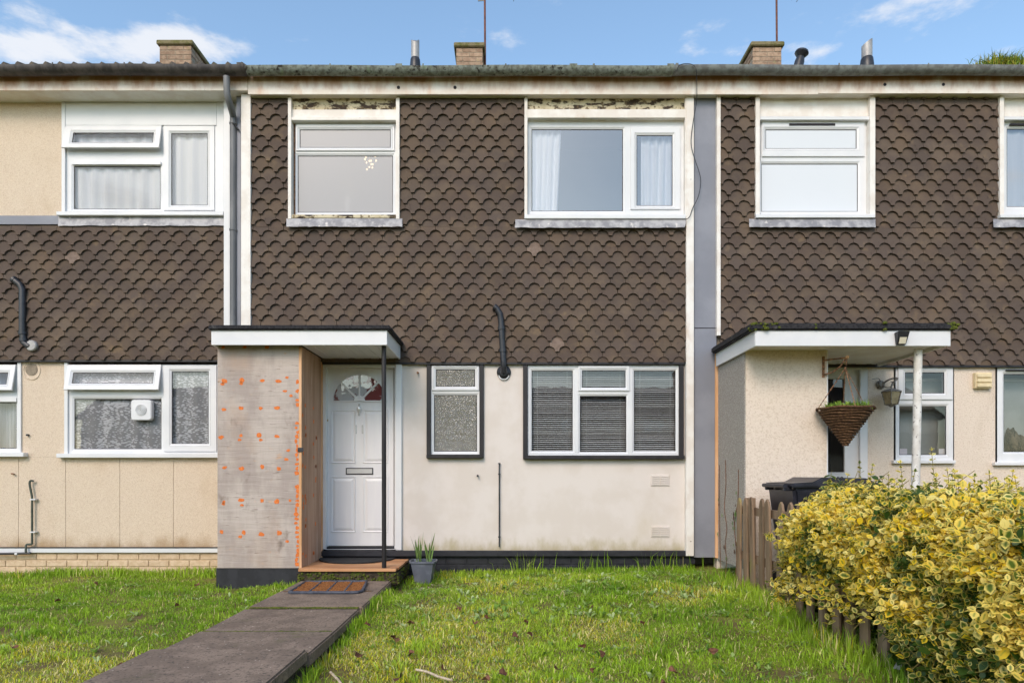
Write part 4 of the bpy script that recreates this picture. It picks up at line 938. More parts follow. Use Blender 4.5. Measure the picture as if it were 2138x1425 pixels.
# door of the right house
rd = MB().plate(prect(1640, 772, 1795, 1160, -0.04), [prect(1688, 788, 1765, 988, -0.04)], 0.04, 0.085).build('front_door', MT['white_plastic'], right, label='white door with a tall glazed panel')
r = prect(1688, 788, 1765, 988, -0.04)
MB().frame(r, (r[0] + 0.014, r[1] - 0.014, r[2] + 0.014, r[3] - 0.014), 0.03, 0.06).build('glazing_bead', MT['white_plastic'], rd)
MB().add([(r[0], 0.055, r[2]), (r[1], 0.055, r[2]), (r[1], 0.055, r[3]), (r[0], 0.055, r[3])], [(0, 1, 2, 3)]).build('pane', MT['clear_glass'], rd)
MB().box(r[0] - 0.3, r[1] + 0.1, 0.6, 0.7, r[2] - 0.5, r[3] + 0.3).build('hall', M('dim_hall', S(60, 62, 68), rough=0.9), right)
MB().frame(prect(1630, 763, 1812, 1170, 0.0), prect(1640, 771, 1796, 1170, 0.0), 0.0, 0.12).build('door_frame', MT['white_plastic'], right)
lettering('door_number', '150', 0.075, P(1750, 1004, -0.04) + Vector((0, -0.004, 0)), MT['black_print'], rd)
# canopy
RC = 1.25; rx0, rx1 = PX(1577, RC), PX(1985, RC); rz0, rz1 = PZ(722, RC), PZ(688, RC)
rcan = MB().box(rx0 + 0.02, rx1 - 0.03, -RC + 0.02, -0.075, rz0 + 0.05, rz1).build('porch_canopy', MT['old_white_paint'], right, label='flat porch canopy with mossy felt and security light')
MB().box(rx0, rx1, -RC, -RC + 0.02, rz0, rz1 - 0.002).build('front_fascia', MT['white_plastic'], rcan, bevel=0.003)
MB().box(rx0, rx0 + 0.02, -RC + 0.021, -0.08, rz0, rz1 - 0.002).build('side_fascia', MT['white_plastic'], rcan, bevel=0.003)
MB().box(rx1 - 0.03, rx1 - 0.005, -RC + 0.021, -0.08, rz0 + 0.002, rz1 - 0.002).build('side_beam', MT['old_white_paint'], rcan)
MB().box(rx0 + 0.021, rx1 - 0.031, -RC + 0.021, -0.01, rz0 + 0.03, rz0 + 0.04).build('soffit', MT['old_white_paint'], rcan)
MB().box(PX(1566, RC), PX(1995, RC), -RC - 0.025, -0.06, rz1 - 0.008, rz1 + 0.058).build('felt_roof', MT['felt'], rcan, bevel=0.014, seg=2)
MB().tube([P(1910, 1075, 1.12), P(1914, 900, 1.12), P(1917, 728, 1.12)], 0.036, n=14).build('post', MT['post_paint'], rcan, smooth=True, label='white pipe post with flaking paint')
for x0, x1, n in ((1566, 1625, 60), (1978, 1996, 30), (1700, 1706, 5), (1840, 1846, 5)):
    b = MB()
    for i in range(n):
        px = random.uniform(x0, x1); r = random.uniform(0.008, 0.022); c = P(px, 0, RC); c.z = rz1 + random.uniform(0.0, 0.06); c.y = -RC - 0.02 + random.uniform(-0.012, 0.05)
        b.lathe([(r, -r * 0.6), (r * 1.1, 0), (r * 0.5, r * 0.6)], c, n=6)
    b.build('moss', MT['moss'], rcan, kind='stuff')
# solar light on the fascia
slp = P(1881, 706, RC + 0.02)
sl = thing('security_light', slp - Vector((0, 0, 0.06)), 'black solar security light on the white canopy fascia', 'light')
hw = 12 * kk(RC)
b = MB(); b.v = [(slp.x + sx_ * hw * (1 if z > 0 else 0.75), slp.y + 0.018 - (0.075 if (z > 0) else 0.03) * f_, slp.z + z) for f_ in (0, 1) for sx_, z in ((-1, -0.06), (1, -0.06), (1, 0.055), (-1, 0.055))]
b.f = [(0, 3, 2, 1), (4, 5, 6, 7), (0, 1, 5, 4), (1, 2, 6, 5), (2, 3, 7, 6), (3, 0, 4, 7)]; b.build('light_body', MT['dark_pipe'], sl, bevel=0.005, seg=2)
b = MB(); b.v = [(slp.x + sx_ * hw * 0.6, slp.y + 0.014 - 0.03 - 0.045 * t, slp.z - 0.06 + 0.115 * t) for t in (0.08, 0.55) for sx_ in (-1, 1)]; b.f = [(0, 1, 3, 2)]; b.build('light_lens', MT['solar_lens'], sl)
# hanging basket on its bracket
bc = P(1765, 855, 1.02); bk = kk(1.02)
bas = thing('hanging_basket', P(1765, 930, 1.02), 'conical wicker hanging basket with green plants in the porch', 'basket')
R0 = 54 * bk; hgt = 80 * bk; top = P(1765, 853, 1.02)
b = MB()
for i in range(15):
    t = i / 15; r = R0 * (1 - t) + 0.004; z = top.z - hgt * t
    b.tube([Vector((top.x + r * math.cos(g), top.y + r * math.sin(g), z + 0.004 * math.sin(g * 5 + i * 1.3))) for g in np.linspace(0, 2 * math.pi, 29)], 0.0115, n=6, caps=False)
b.build('wicker_cone', MT['wicker'], bas, smooth=True)
MB().lathe([(0.004, -hgt * 0.96), (R0 * 0.9, -0.004), (R0 * 0.2, 0.01)], top, n=20).build('liner', MT['soil'], bas)
bp = P(1765, 752, 1.02)
MB().tube([P(1765, 768, 1.02) + Vector((0, 0, -0.02)), P(1765, 766, 1.02)], 0.01, n=6).build('chain_ring', MT['rusty_iron'], bas)
for g in (2.9, 1.2, 0.25, 4.6):
    e_ = top + Vector((R0 * math.cos(g), R0 * math.sin(g), 0.0)); s_ = P(1765, 768, 1.02); nl = 22; b = MB()
    for i in range(nl):
        p, q = s_.lerp(e_, i / nl), s_.lerp(e_, (i + 0.85) / nl); b.tube([p, q], 0.0052 if i % 2 else 0.0035, n=4)
    b.build('chain', MT['rusty_iron'], bas)
brk = thing('basket_bracket', P(1720, 788, PD_), 'rusty wall bracket holding the hanging basket', 'bracket')
MB().box(PX(1716, PD_), PX(1721, PD_), -PD_ - 0.012, -PD_ - 0.001, PZ(788, PD_), PZ(744, PD_)).build('back_plate', MT['rusty_iron'], brk, bevel=0.002)
MB().tube([P(1719, 782, PD_ + 0.012), P(1738, 777, 0.93), P(1755, 764, 1.0), P(1768, 745, 1.02)], 0.008, n=6).build('brace', MT['rusty_iron'], brk, smooth=True)
MB().tube([P(1719, 752, PD_ + 0.012), P(1745, 749, 0.95), P(1769, 746, 1.02), P(1766, 762, 1.02)], 0.008, n=6).build('arm', MT['rusty_iron'], brk, smooth=True)
MB().lathe([(0.012, -0.014), (0.019, 0), (0.012, 0.014)], P(1769, 745, 1.02), n=8).build('arm_end', MT['orange_timber'], brk)
# carriage lantern on the wall
lm = P(1837, 803, 0.0)
lan = thing('wall_lantern', P(1861, 845, 0.16), 'weathered metal wall lantern with amber glass in the porch', 'lantern')
b = MB().lathe([(0.045, 0), (0.05, 0.01), (0.03, 0.03), (0.03, 0.05)], (0, 0, 0), n=14).xform(Matrix.Translation(lm) @ Matrix.Rotation(math.radians(90), 4, 'X')); b.build('wall_plate', MT['lantern_metal'], lan, smooth=True)
lc = P(1861, 818, 0.16)
MB().tube(smooth_path([lm + Vector((0, -0.04, 0)), lm + Vector((0.05, -0.10, 0.045)), lm + Vector((0.11, -0.15, 0.05)), lc + Vector((0.01, 0, 0.09)), lc + Vector((0, 0, 0.02))]), 0.009, n=7).build('scroll_arm', MT['lantern_metal'], lan, smooth=True)
MB().tube(smooth_path([lm + Vector((0.0, -0.05, -0.02)), lm + Vector((0.05, -0.09, -0.04)), lm + Vector((0.09, -0.12, 0.0)), lm + Vector((0.05, -0.12, 0.02))]), 0.006, n=6).build('scroll', MT['lantern_metal'], lan, smooth=True)
MB().tube(smooth_path([lm + Vector((-0.01, -0.04, 0.03)), lm + Vector((-0.05, -0.06, 0.06)), lm + Vector((-0.11, -0.05, 0.055))]), 0.004, n=6).build('scroll', MT['lantern_metal'], lan, smooth=True)
b = MB(); b.lathe([(0.068, -0.13), (0.10, 0.0)], lc, n=6); b.build('lantern_panes', MT['lantern_glass'], lan)
b = MB()
for j in range(6):
    g = 2 * math.pi * j / 6; b.tube([lc + Vector((0.07 * math.cos(g), 0.07 * math.sin(g), -0.132)), lc + Vector((0.102 * math.cos(g), 0.102 * math.sin(g), 0))], 0.005, n=5)
b.build('glazing_bars', MT['lantern_metal'], lan)
MB().lathe([(0.112, -0.004), (0.112, 0.004), (0.05, 0.03), (0.012, 0.04)], lc, n=6).build('lantern_cap', MT['lantern_metal'], lan)
MB().lathe([(0.012, -0.16), (0.03, -0.145), (0.072, -0.132)], lc, n=6).build('lantern_base', MT['lantern_metal'], lan)
# vent cowl
vc = MB().pbox(2037, 777, 2072, 810, 0.05, 0.05).build('vent_cowl', MT['vent_cream'], right, bevel=0.004)
for i in range(3): MB().pbox(2041, 780 + i * 10, 2071, 787 + i * 10, 0.066, 0.018).build('louvre', MT['vent_cream'], vc, bevel=0.002)

# ================================================================== EAVES AND ROOFS
def gutter(house, px0, px1, py, d, r_px, mat, brackets, name='gutter'):
    r = r_px * kk(d); c = P(px0, py, d); x0, x1 = PX(px0, d), PX(px1, d); b = MB(); n = 12; m = max(2, int((x1 - x0) / 0.25))
    for q in (r, r - 0.006):
        for i in range(m + 1):
            for j in range(n + 1):
                g = math.pi * j / n; b.v.append((x0 + (x1 - x0) * i / m, c.y - q * math.cos(g), c.z - q * math.sin(g) + 0.004 * math.sin(i * 0.7)))
    for s_ in (0, (m + 1) * (n + 1)):
        for i in range(m):
            for j in range(n): a = s_ + i * (n + 1) + j; b.f.append((a, a + 1, a + n + 2, a + n + 1))
    for i in range(m):
        for j in (0, n): a = i * (n + 1) + j; h = (m + 1) * (n + 1); b.f.append((a, a + n + 1, a + n + 1 + h, a + h))
    g_ = b.build(name, MT[mat], house, smooth=True)
    for px, wd in brackets:
        x = PX(px, d); k = MB(); R = r + 0.005; hw_ = wd / 2 * kk(d)
        for j in range(n + 1):
            g = math.pi * j / n
            for s_ in (-1, 1): k.v.append((x + s_ * hw_, c.y - R * math.cos(g), c.z - R * math.sin(g) + 0.002))
        for j in range(n): k.f.append((2*j, 2*j+1, 2*j+3, 2*j+2))
        k.v += [(x - hw_, c.y - R - 0.002, c.z + 0.012), (x + hw_, c.y - R - 0.002, c.z + 0.012)]; k.f.append((0, 1, len(k.v) - 1, len(k.v) - 2))
        k.build('gutter_bracket', MT[mat], g_, smooth=True)
    return g_
GD, FD = 0.225, 0.13
gutter(left, -330, 516, 142, GD, 14.5, 'black_gutter', [(120, 3), (268, 3), (505, 10), (512, 4)])
gutter(mid, 517, 1398, 144, GD, 13.5, 'mossy_gutter', [(693, 3), (835, 14), (885, 3), (1056, 3), (1196, 16), (1238, 4), (1397, 14)])
gutter(right, 1399, 2420, 143, GD, 13.5, 'grey_gutter', [(1410, 6), (1562, 3), (1745, 3), (1930, 3), (2118, 3)])
MB().pbox(-330, 150, 517, 189, FD, 0.02).build('fascia', MT['stained_fascia'], left, bevel=0.002)
MB().pbox(517.6, 150, 1452, 197, FD, 0.02).build('fascia', MT['stained_fascia'], mid, bevel=0.002)
MB().pbox(1452.6, 150, 1708, 197, FD, 0.02).build('fascia', MT['stained_fascia'], right, bevel=0.002)
MB().pbox(1708.4, 150, 2420, 195, FD + 0.004, 0.02).build('fascia', MT['stained_fascia'], right, bevel=0.002)
for house, px0, px1, py, dw in ((left, -330, 516, 188, DL), (mid, 519, 1451, 195, 0.0), (right, 1453, 2420, 194, 0.0)):
    z = PZ(py, FD); MB().box(PX(px0, FD), PX(px1, FD), -FD + 0.021, -dw + 0.05, z, z + 0.012).build('soffit', MT['old_white_paint'], house)
for px, py, h_ in ((832, 183, mid), (950, 183, mid), (1847, 177, right), (1969, 177, right)):
    q = P(px, py, FD); MB().prism([(q.x + 0.017 * math.cos(g), q.z + 0.017 * math.sin(g)) for g in np.linspace(0, 2 * math.pi, 13)[:-1]], q.y - 0.007, q.y + 0.005).build('vent_plug', MT['gasket'], h_)
# downpipe of the left house, swan neck from the gutter
dp = [P(473, 160, GD), P(474, 196, GD - 0.01), P(477, 208, GD - 0.03), P(484, 232, 0.10), P(487, 244, 0.03), P(487, 262, 0.02), P(487, 757, 0.02)]
dpo = MB().tube(dp, 0.034, n=14).build('downpipe', MT['grey_pipe'], left, smooth=True)
for py in (258, 480): MB().tube([P(487, py - 2, 0.02), P(487, py + 2, 0.02)], 0.041, n=14).build('pipe_bracket', MT['grey_pipe'], dpo, smooth=True)
MB().tube([P(486, 258, 0.05), P(499, 272, 0.03)], 0.010, n=6).build('bracket_tail', MT['dark_pipe'], dpo)

PITCH = math.tan(math.radians(19))
def roof(house, px0, px1, py_edge, amp, lab=None):
    d0 = GD - 0.06; x0, x1 = PX(px0, d0), PX(px1, d0); z0 = PZ(py_edge, d0); rollw = 29.2 * kk(d0); n = max(1, round((x1 - x0) / rollw)); rw = (x1 - x0) / n
    prof = lambda t: amp * max(0.0, math.cos((t - 0.5) * 2 * math.pi)) ** 1.2
    def sheet_(xa, cnt, ya, yb, za, step=8):
        b = MB(); m = cnt * step
        for y, in ((ya,), (yb,)):
            for i in range(m + 1): b.v.append((xa + rw * i / step, y, za + (y - ya) * PITCH + prof((i % step) / step)))
        for i in range(m + 1): b.v.append((xa + rw * i / step, ya, za - 0.014))
        for i in range(m): b.f += [(i, i + 1, m + 2 + i, m + 1 + i), (2 * (m + 1) + i, 2 * (m + 1) + i + 1, i + 1, i)]
        return b
    b = sheet_(x0, n, -d0 + 0.30, 4.2, z0 + 0.30 * PITCH - 0.015)
    m = len(b.v); zr = z0 + (4.2 + d0) * PITCH
    b.add([(x0, 4.2, zr + amp), (x1, 4.2, zr + amp), (x1, 8.4, z0), (x0, 8.4, z0)], [(0, 1, 2, 3)])
    rf = b.build('roof', MT['roof_tile'], house, smooth=True)
    tm = sheet_(-rw / 2, 1, 0.0, 0.34, 0.0); me = tm.mesh('roof_tile', MT['roof_tile'], (0, 0, 0), smooth=True)
    for i in range(n):
        place(bpy.data.objects.new('roof_tile', me), (x0 + rw * (i + 0.5), -d0, z0 + random.uniform(-0.003, 0.003)), rf)
    return rf, zr
RL, ZR = roof(left, -330, 519, 139, 0.055)
RM, ZRm = roof(mid, 521, 1440, 146, 0.045)
RR, ZRr = roof(right, 1442, 2420, 148, 0.040)

# chimneys, brick by brick
def chimney(house, px, py_top, d, wd, dep, lab):
    k = kk(d); cx_ = PX(px, d); zt_ = PZ(py_top, d); zb = zt_ - 1.6; y0 = -d
    ch = MB().box(cx_ - wd/2 + 0.006, cx_ + wd/2 - 0.006, y0 + 0.006, y0 + dep - 0.006, zb, zt_ - 0.07).build('chimney', MT['mortar'], house, label=lab)
    cap = MB().box(cx_ - wd/2 - 0.035, cx_ + wd/2 + 0.035, y0 - 0.035, y0 + dep + 0.035, zt_ - 0.075, zt_).build('chimney_cap', MT['chimney_cap'], ch, bevel=0.015)
    nb_ = 2; bw = wd / 2.0
    m1 = MB().box(-bw/2 + 0.005, bw/2 - 0.005, -0.0, 0.05, 0, 0.065).mesh('brick', MT['chimney_brick'], (0, 0, 0), bevel=0.004)
    mh = MB().box(-bw/4 + 0.005, bw/4 - 0.005, -0.0, 0.05, 0, 0.065).mesh('brick', MT['chimney_brick'], (0, 0, 0), bevel=0.004)
    side = 1 if px < CX else -1; nd_ = max(2, round(dep / bw)); bd_ = dep / nd_
    ms = MB().box(-0.05 if side > 0 else 0, 0.0 if side > 0 else 0.05, -bd_/2 + 0.005, bd_/2 - 0.005, 0, 0.065).mesh('brick', MT['chimney_brick'], (0, 0, 0), bevel=0.004)
    for r_ in range(8):
        z = zt_ - 0.075 - 0.075 * (r_ + 1)
        xs = [(-bw/2, m1), (bw/2, m1)] if r_ % 2 else [(-wd/2 + bw/4, mh), (0, m1), (wd/2 - bw/4, mh)]
        for x, me in xs: place(bpy.data.objects.new('brick', me), (cx_ + x, y0 + random.uniform(-0.002, 0.002), z), ch)
        for i in range(nd_ if r_ % 2 else nd_ - 1):
            place(bpy.data.objects.new('brick', ms), (cx_ + side * (wd/2 + 0.001), y0 + bd_ * (i + (0.5 if r_ % 2 else 1.0)), z), ch)
    return ch
chimney(left, 366, 85, -3.6, 0.52, 1.15, 'brick chimney of the left house')
chimney(mid, 980, 90, -3.8, 0.44, 0.9, 'brick chimney with mossy cap above number 11')
chimney(right, 1602, 88, -3.4, 0.46, 1.15, 'brick chimney of the right house')
def flue_cap(house, px, py0, py1, d, r_px, lab):
    k = kk(d); c = P(px, py1, d); r = r_px * k; h = (py1 - py0) * k
    b = MB(); n = 18
    for i in range(n):
        g = 2 * math.pi * i / n; b.v.append((c.x + r * math.cos(g), c.y + r * math.sin(g), c.z + 0.05))
    for i in range(n):
        g = 2 * math.pi * i / n; b.v.append((c.x + r * math.cos(g), c.y + r * math.sin(g), c.z + h - (0.05 if px < 1500 else 0.10) * (0.5 - 0.5 * math.cos(g if px > 1500 else 2 * g)) ))
    b.f = [(i, (i + 1) % n, n + (i + 1) % n, n + i) for i in range(n)] + [tuple(range(n, 2 * n))]
    f_ = b.build('roof_flue', MT['steel_flue'], house, smooth=True, label=lab)
    MB().lathe([(r * 1.35, -0.5), (r * 1.3, 0.0), (r * 1.15, 0.09), (r * 0.98, 0.11)], c, n=18).build('flue_collar', MT['dark_pipe'], f_, smooth=True)
flue_cap(mid, 867, 84, 138, -2.2, 8.6, 'grey metal roof flue above number 11')
flue_cap(right, 1810, 82, 137, -2.2, 10.5, 'grey metal roof flue on the right house')
q = P(1668, 134, -2.6); MB().lathe([(0.07, -0.4), (0.07, 0.03), (0.055, 0.10), (0.10, 0.16), (0.09, 0.19)], q, n=14).xform(Matrix.Translation(q) @ Matrix.Rotation(0.25, 4, 'Y') @ Matrix.Translation(-q)).build('roof_vent', MT['dark_pipe'], right, smooth=True)
# television aerials
for px, d, y0, house_l in ((1013, -4.05, 150, 'thin aerial pole beside the chimney of number 11'), (1622, -3.6, 92, 'thin red brown aerial pole on the right chimney')):
    a0 = P(px, y0, d); e_ = thing('television_aerial', a0, house_l, 'aerial')
    top_ = P(px - 1, -40, d); MB().tube([a0, top_], 0.017, n=8).build('pole', MT['rust_pole'], e_, smooth=True)
    bt = P(px, -30, d); MB().tube([bt + Vector((-0.14, 0, 0)), bt + Vector((0.55, 0.3, 0.02))], 0.011, n=6).build('boom', MT['steel_flue'], e_)
    if px < 1100: MB().tube([P(1012, 1, d), P(998, 2, d)], 0.010, n=6).build('pole_arm', MT['steel_flue'], e_)
    for i in range(7): c = bt + Vector((-0.12 + i * 0.1, i * 0.045, 0.0)); MB().tube([c + Vector((0.0, -0.12, 0.004)), c + Vector((0.0, 0.12, 0.004))], 0.005, n=5).build('element', MT['steel_flue'], e_)

# ================================================================== GARDEN THINGS
# picket fence between the gardens
FX = 2.20
fence = thing('picket_fence', (FX, -2.6, 0.05), 'weathered low picket fence half buried in the yellow hedge', 'fence')
pk = MB()
pk_poly = [(-0.050, 0), (0.050, 0), (0.050, 0.84), (0.030, 0.885), (0.0, 0.91), (-0.030, 0.885), (-0.050, 0.84)]
pk.prism(pk_poly, -0.010, 0.010).xform(Matrix.Rotation(math.radians(90), 4, 'Z'))
pkm = pk.mesh('picket', MT['picket_wood'], (0, 0, 0), bevel=0.003)
dist = 6.52
while dist > 2.3:
    o = bpy.data.objects.new('picket', pkm); y = -D + dist
    place(o, (FX + random.uniform(-0.006, 0.006), y, -0.02 + random.uniform(-0.012, 0.012)), fence); o.rotation_euler = (random.gauss(0, 0.012), random.gauss(0, 0.012), 0)
    dist -= 0.193
for z in (0.25, 0.68): MB().box(FX + 0.014, FX + 0.044, -D + 2.2, -D + 6.6, z + 0.05, z + 0.12).build('rail', MT['picket_wood'], fence)
for dd in (6.45, 4.6, 2.7): MB().box(FX + 0.045, FX + 0.12, -D + dd - 0.04, -D + dd + 0.04, -0.05, 0.88).build('fence_post', MT['picket_wood'], fence)

# wheelie bin behind the fence
bx, by, bz = 2.75, -1.45, 0.03
wb = thing('wheelie_bin', (bx, by, bz), 'black wheelie bin showing its lid above the yellow hedge', 'bin')
b = MB()
lo, hi_ = [(-0.27, -0.24), (0.27, -0.24), (0.27, 0.24), (-0.27, 0.24)], [(-0.38, -0.29), (0.36, -0.29), (0.36, 0.29), (-0.38, 0.29)]
b.v = [(bx + x, by + y, bz + 0.06) for x, y in lo] + [(bx + x, by + y, bz + 0.965) for x, y in hi_]
b.f = [(0, 3, 2, 1), (4, 5, 6, 7), (0, 1, 5, 4), (1, 2, 6, 5), (2, 3, 7, 6), (3, 0, 4, 7)]; b.build('bin_body', MT['bin_plastic'], wb, bevel=0.03, seg=2, smooth=True)
b = MB(); zl = bz + 0.962
lp_ = [(-0.40, zl), (-0.40, zl + 0.035), (-0.22, zl + 0.045), (-0.14, zl + 0.085), (0.22, zl + 0.078), (0.34, zl + 0.03), (0.40, zl + 0.022), (0.40, zl)]
b.prism([(bx + x, z) for x, z in lp_], by - 0.30, by + 0.30); b.build('bin_lid', MT['bin_plastic'], wb, bevel=0.012, seg=2)
MB().tube([(bx - 0.43, by - 0.24, zl + 0.012), (bx - 0.43, by + 0.24, zl + 0.012)], 0.018, n=10).build('handle', MT['bin_plastic'], wb, smooth=True)
for s_ in (-0.22, 0.18): MB().box(bx - 0.43, bx - 0.36, by + s_, by + s_ + 0.04, zl - 0.03, zl + 0.02).build('handle_bracket', MT['bin_plastic'], wb, bevel=0.006)
for s_ in (-0.29, 0.29):
    b = MB().lathe([(0.10, -0.025), (0.10, 0.025)], (0, 0, 0), n=18).xform(Matrix.Translation((bx - 0.26, by + s_, bz + 0.10)) @ Matrix.Rotation(math.radians(90), 4, 'X')); b.build('wheel', MT['rubber'], wb, smooth=True)

# planter with daffodil shoots
pc = P(884, 1217, 0.42); pc.z = lawn_z(pc.x, pc.y) - 0.005
pot = thing('flower_pot', pc, 'grey plastic planter with daffodil shoots beside the step', 'planter')
b = MB(); n = 4; H_ = 0.235
def sq(r, z, m=16):
    out = []
    for i in range(m):
        g = 2 * math.pi * i / m + math.pi / 4; c_, s2 = math.cos(g), math.sin(g); q = r / (abs(c_) ** 5 + abs(s2) ** 5) ** 0.2
        fl_ = 1 - 0.025 * (i % 2); out.append((pc.x + q * c_ * fl_, pc.y + q * s2 * fl_, pc.z + z))
    return out
rings = [sq(0.085, 0.0), sq(0.105, 0.10), sq(0.128, H_ - 0.02), sq(0.140, H_ - 0.018), sq(0.142, H_), sq(0.130, H_ + 0.001), sq(0.122, H_ - 0.04)]
for r_ in rings: b.v += r_
for i in range(len(rings) - 1):
    for j in range(16): b.f.append((i*16+j, i*16+(j+1) % 16, (i+1)*16+(j+1) % 16, (i+1)*16+j))
b.f.append(tuple(reversed(range(16)))); b.build('pot', MT['pot_plastic'], pot, smooth=True, angle=25)
b = MB(); b.v = sq(0.124, H_ - 0.035); b.f = [tuple(range(16))]; b.build('soil', MT['soil'], pot)
def strap_leaf(base, tip, wd, bend):
    b = MB(); n_ = 6; base, tip = Vector(base), Vector(tip); side = Vector((random.uniform(-1, 1), random.uniform(-1, 1), 0)).normalized()
    out = Vector((tip.x - base.x, tip.y - base.y, 0))
    for i in range(n_ + 1):
        t = i / n_; p = base.lerp(tip, t) + Vector((0, 0, bend * math.sin(t * math.pi))); w2 = wd * (0.75 + 0.25 * math.sin(t * 2.4)) * (1 - max(0, t - 0.75) * 3.6)
        b.v += [tuple(p - side * w2), tuple(p + Vector((0, 0.003, 0))), tuple(p + side * w2)]
    for i in range(n_):
        for j in (0, 1): b.f.append((i*3+j, i*3+j+1, i*3+j+4, i*3+j+3))
    return b
for cl, cnt in (((-0.045, 0.0), 11), ((0.06, 0.01), 8)):
    for i in range(cnt):
        bp_ = pc + Vector((cl[0] + random.uniform(-0.025, 0.025), cl[1] + random.uniform(-0.03, 0.03), H_ - 0.04)); h = random.uniform(0.18, 0.33)
        strap_leaf(bp_, bp_ + Vector((random.gauss(0.015 if cl[0] > 0 else 0, 0.035), random.gauss(0, 0.03), h)), 0.0075, 0.012).build('shoot', MT['daffodil_leaf'], pot, smooth=True)

# ---------------- hedge: sprays of variegated leaves on branching stems
hedge = thing('euonymus_hedge', (3.3, -2.9, 0.03), 'large golden variegated evergreen hedge over the picket fence', 'hedge')
def hash3(p): return math.sin(p[0] * 3.1 + 1.7 * math.sin(p[1] * 2.3) + 0.9) * 0.5 + math.sin(p[1] * 4.7 + p[2] * 3.9 + 1.3 * math.sin(p[0] * 5.1)) * 0.3 + math.sin(p[2] * 7.3 + p[0] * 6.1 + p[1] * 5.7) * 0.2
def hedge_top(x, y):   # height of the clipped top
    t = min(1.0, max(0.0, (x - (2.02 if y < -2.6 else 2.14)) / 0.5)); u = min(1.0, max(0.0, (-1.90 - y) / 0.7))
    return 0.10 + (0.82 + 0.055 * hash3((x * 1.6, y * 1.6, 0))) * (1 - (1 - t) ** 2.2) ** 0.55 * (0.55 + 0.45 * u)
tips = []
def spray(tip, direction, L, young, size):
    tips.append((Vector(tip), Vector(direction).normalized(), L, young, size))
rs = random.Random(5)
XH0, XH1, YH0, YH1 = 2.02, 4.9, -5.2, -1.95
# top surface
for i in range(6800):
    x, y = rs.uniform(XH0 + 0.02, XH1), rs.uniform(YH0, YH1)
    if x / (y + D) > 1.05: continue
    z = hedge_top(x, y) + rs.gauss(0, 0.025) - abs(rs.gauss(0, 0.045)) + (rs.uniform(0.02, 0.09) if rs.random() < 0.08 else 0)
    if z < 0.25: continue
    spray((x, y, z), (rs.gauss(-0.25, 0.6), rs.gauss(-0.25, 0.6), rs.uniform(0.15, 0.9)), rs.uniform(0.10, 0.20), rs.uniform(0.4, 1.0), rs.uniform(0.8, 1.15))
# side towards the lawn, bulging in tiers through and over the fence
for i in range(8200):
    y = rs.uniform(YH0 + 0.4, YH1 - 0.05); z = rs.uniform(0.06, 0.97)
    tier = 0.5 + 0.5 * math.sin(z * 10 + 1.6 * math.sin(y * 5.3 + 1.0) + 1.1 * math.sin(y * 11.7))
    near = min(1.0, max(0.0, (-2.0 - y) / 0.6)); low = 0.40 + 0.05 * math.sin(y * 4.0) - 0.37 * min(1.0, max(0.0, (-3.45 - y) / 0.5))
    bul = (0.06 + 0.22 * math.sin(min(1, max(0, z - low + 0.10) / (1.12 - low)) * math.pi) ** 0.7 * (0.70 + 0.36 * tier)) * (0.35 + 0.65 * near)
    if z < low: bul = -0.14
    gap = 0.5 + 0.5 * hash3((0.3, y * 2.6, z * 3.4))
    if gap < 0.24 and z < 0.85 and rs.random() < 0.85: continue
    if y > -2.75 and z > 0.62 + 0.40 * max(0, -2.0 - y): bul -= 0.16
    out_ = rs.uniform(0.03, 0.13) if rs.random() < 0.10 else 0.0
    x = 2.30 - bul - out_ + abs(rs.gauss(0, 0.045)) + (0.10 * max(0, z - 0.85) / 0.15 if z > 0.85 else 0)
    yg = rs.uniform(0.35, 1.0) if (tier > 0.25 and z > 0.35) else rs.uniform(-0.3, 0.55)
    if z < low + 0.05: yg -= 0.45
    spray((x, y, z), (-rs.uniform(0.3, 1.0), rs.gauss(-0.1, 0.55), rs.gauss(0.12, 0.35)), rs.uniform(0.10, 0.20) + out_, yg, rs.uniform(0.7, 1.3))
# end towards the house
for i in range(700):
    x = rs.uniform(XH0 + 0.1, XH1); z = rs.uniform(0.2, 0.95)
    spray((x, YH1 + rs.gauss(-0.12, 0.06), min(z, hedge_top(x, YH1 - 0.3))), (rs.gauss(0, 0.5), rs.uniform(0.1, 0.9), rs.uniform(0, 0.6)), 0.15, rs.uniform(0.3, 0.9), 1.0)
# inner greener growth
for i in range(1000):
    x, y = rs.uniform(2.34, 2.9) if rs.random() < 0.75 else rs.uniform(2.9, XH1), rs.uniform(YH0, YH1 - 0.2)
    z = rs.uniform(0.12, max(0.2, hedge_top(x, y) - 0.14))
    spray((x, y, z), (rs.gauss(-0.6, 0.5), rs.gauss(-0.2, 0.6), rs.gauss(0.2, 0.4)), 0.15, rs.uniform(-0.8, -0.2), rs.uniform(0.8, 1.1))
# upright shoots above the top
shoots = []
for px, py, d in ((1795, 968, 2.0), (1822, 972, 2.1), (1880, 966, 2.2), (1945, 940, 2.3), (1955, 995, 2.6), (1990, 985, 2.0), (2035, 995, 2.2), (2076, 1000, 2.4), (2115, 985, 2.5), (1855, 992, 2.4), (1910, 985, 2.6), (1770, 992, 2.2), (2000, 1000, 2.8), (1842, 1000, 1.9), (2060, 1010, 2.7), (2125, 1012, 2.9)):
    tp = P(px, py, d); shoots.append(tp); base = tp + Vector((rs.gauss(0, 0.02), rs.gauss(0, 0.02), -0.26))
    spray(tp, tp - base, 0.26, rs.uniform(0.1, 0.55), 0.8)
for i in range(60):
    x, y = rs.uniform(2.3, 4.4), rs.uniform(-4.2, -2.1); L_ = rs.uniform(0.12, 0.26); tp = Vector((x, y, hedge_top(x, y) + L_ * 0.7))
    spray(tp, Vector((rs.gauss(0, 0.12), rs.gauss(0, 0.12), 1)), L_, rs.uniform(0.2, 0.8), 0.8)
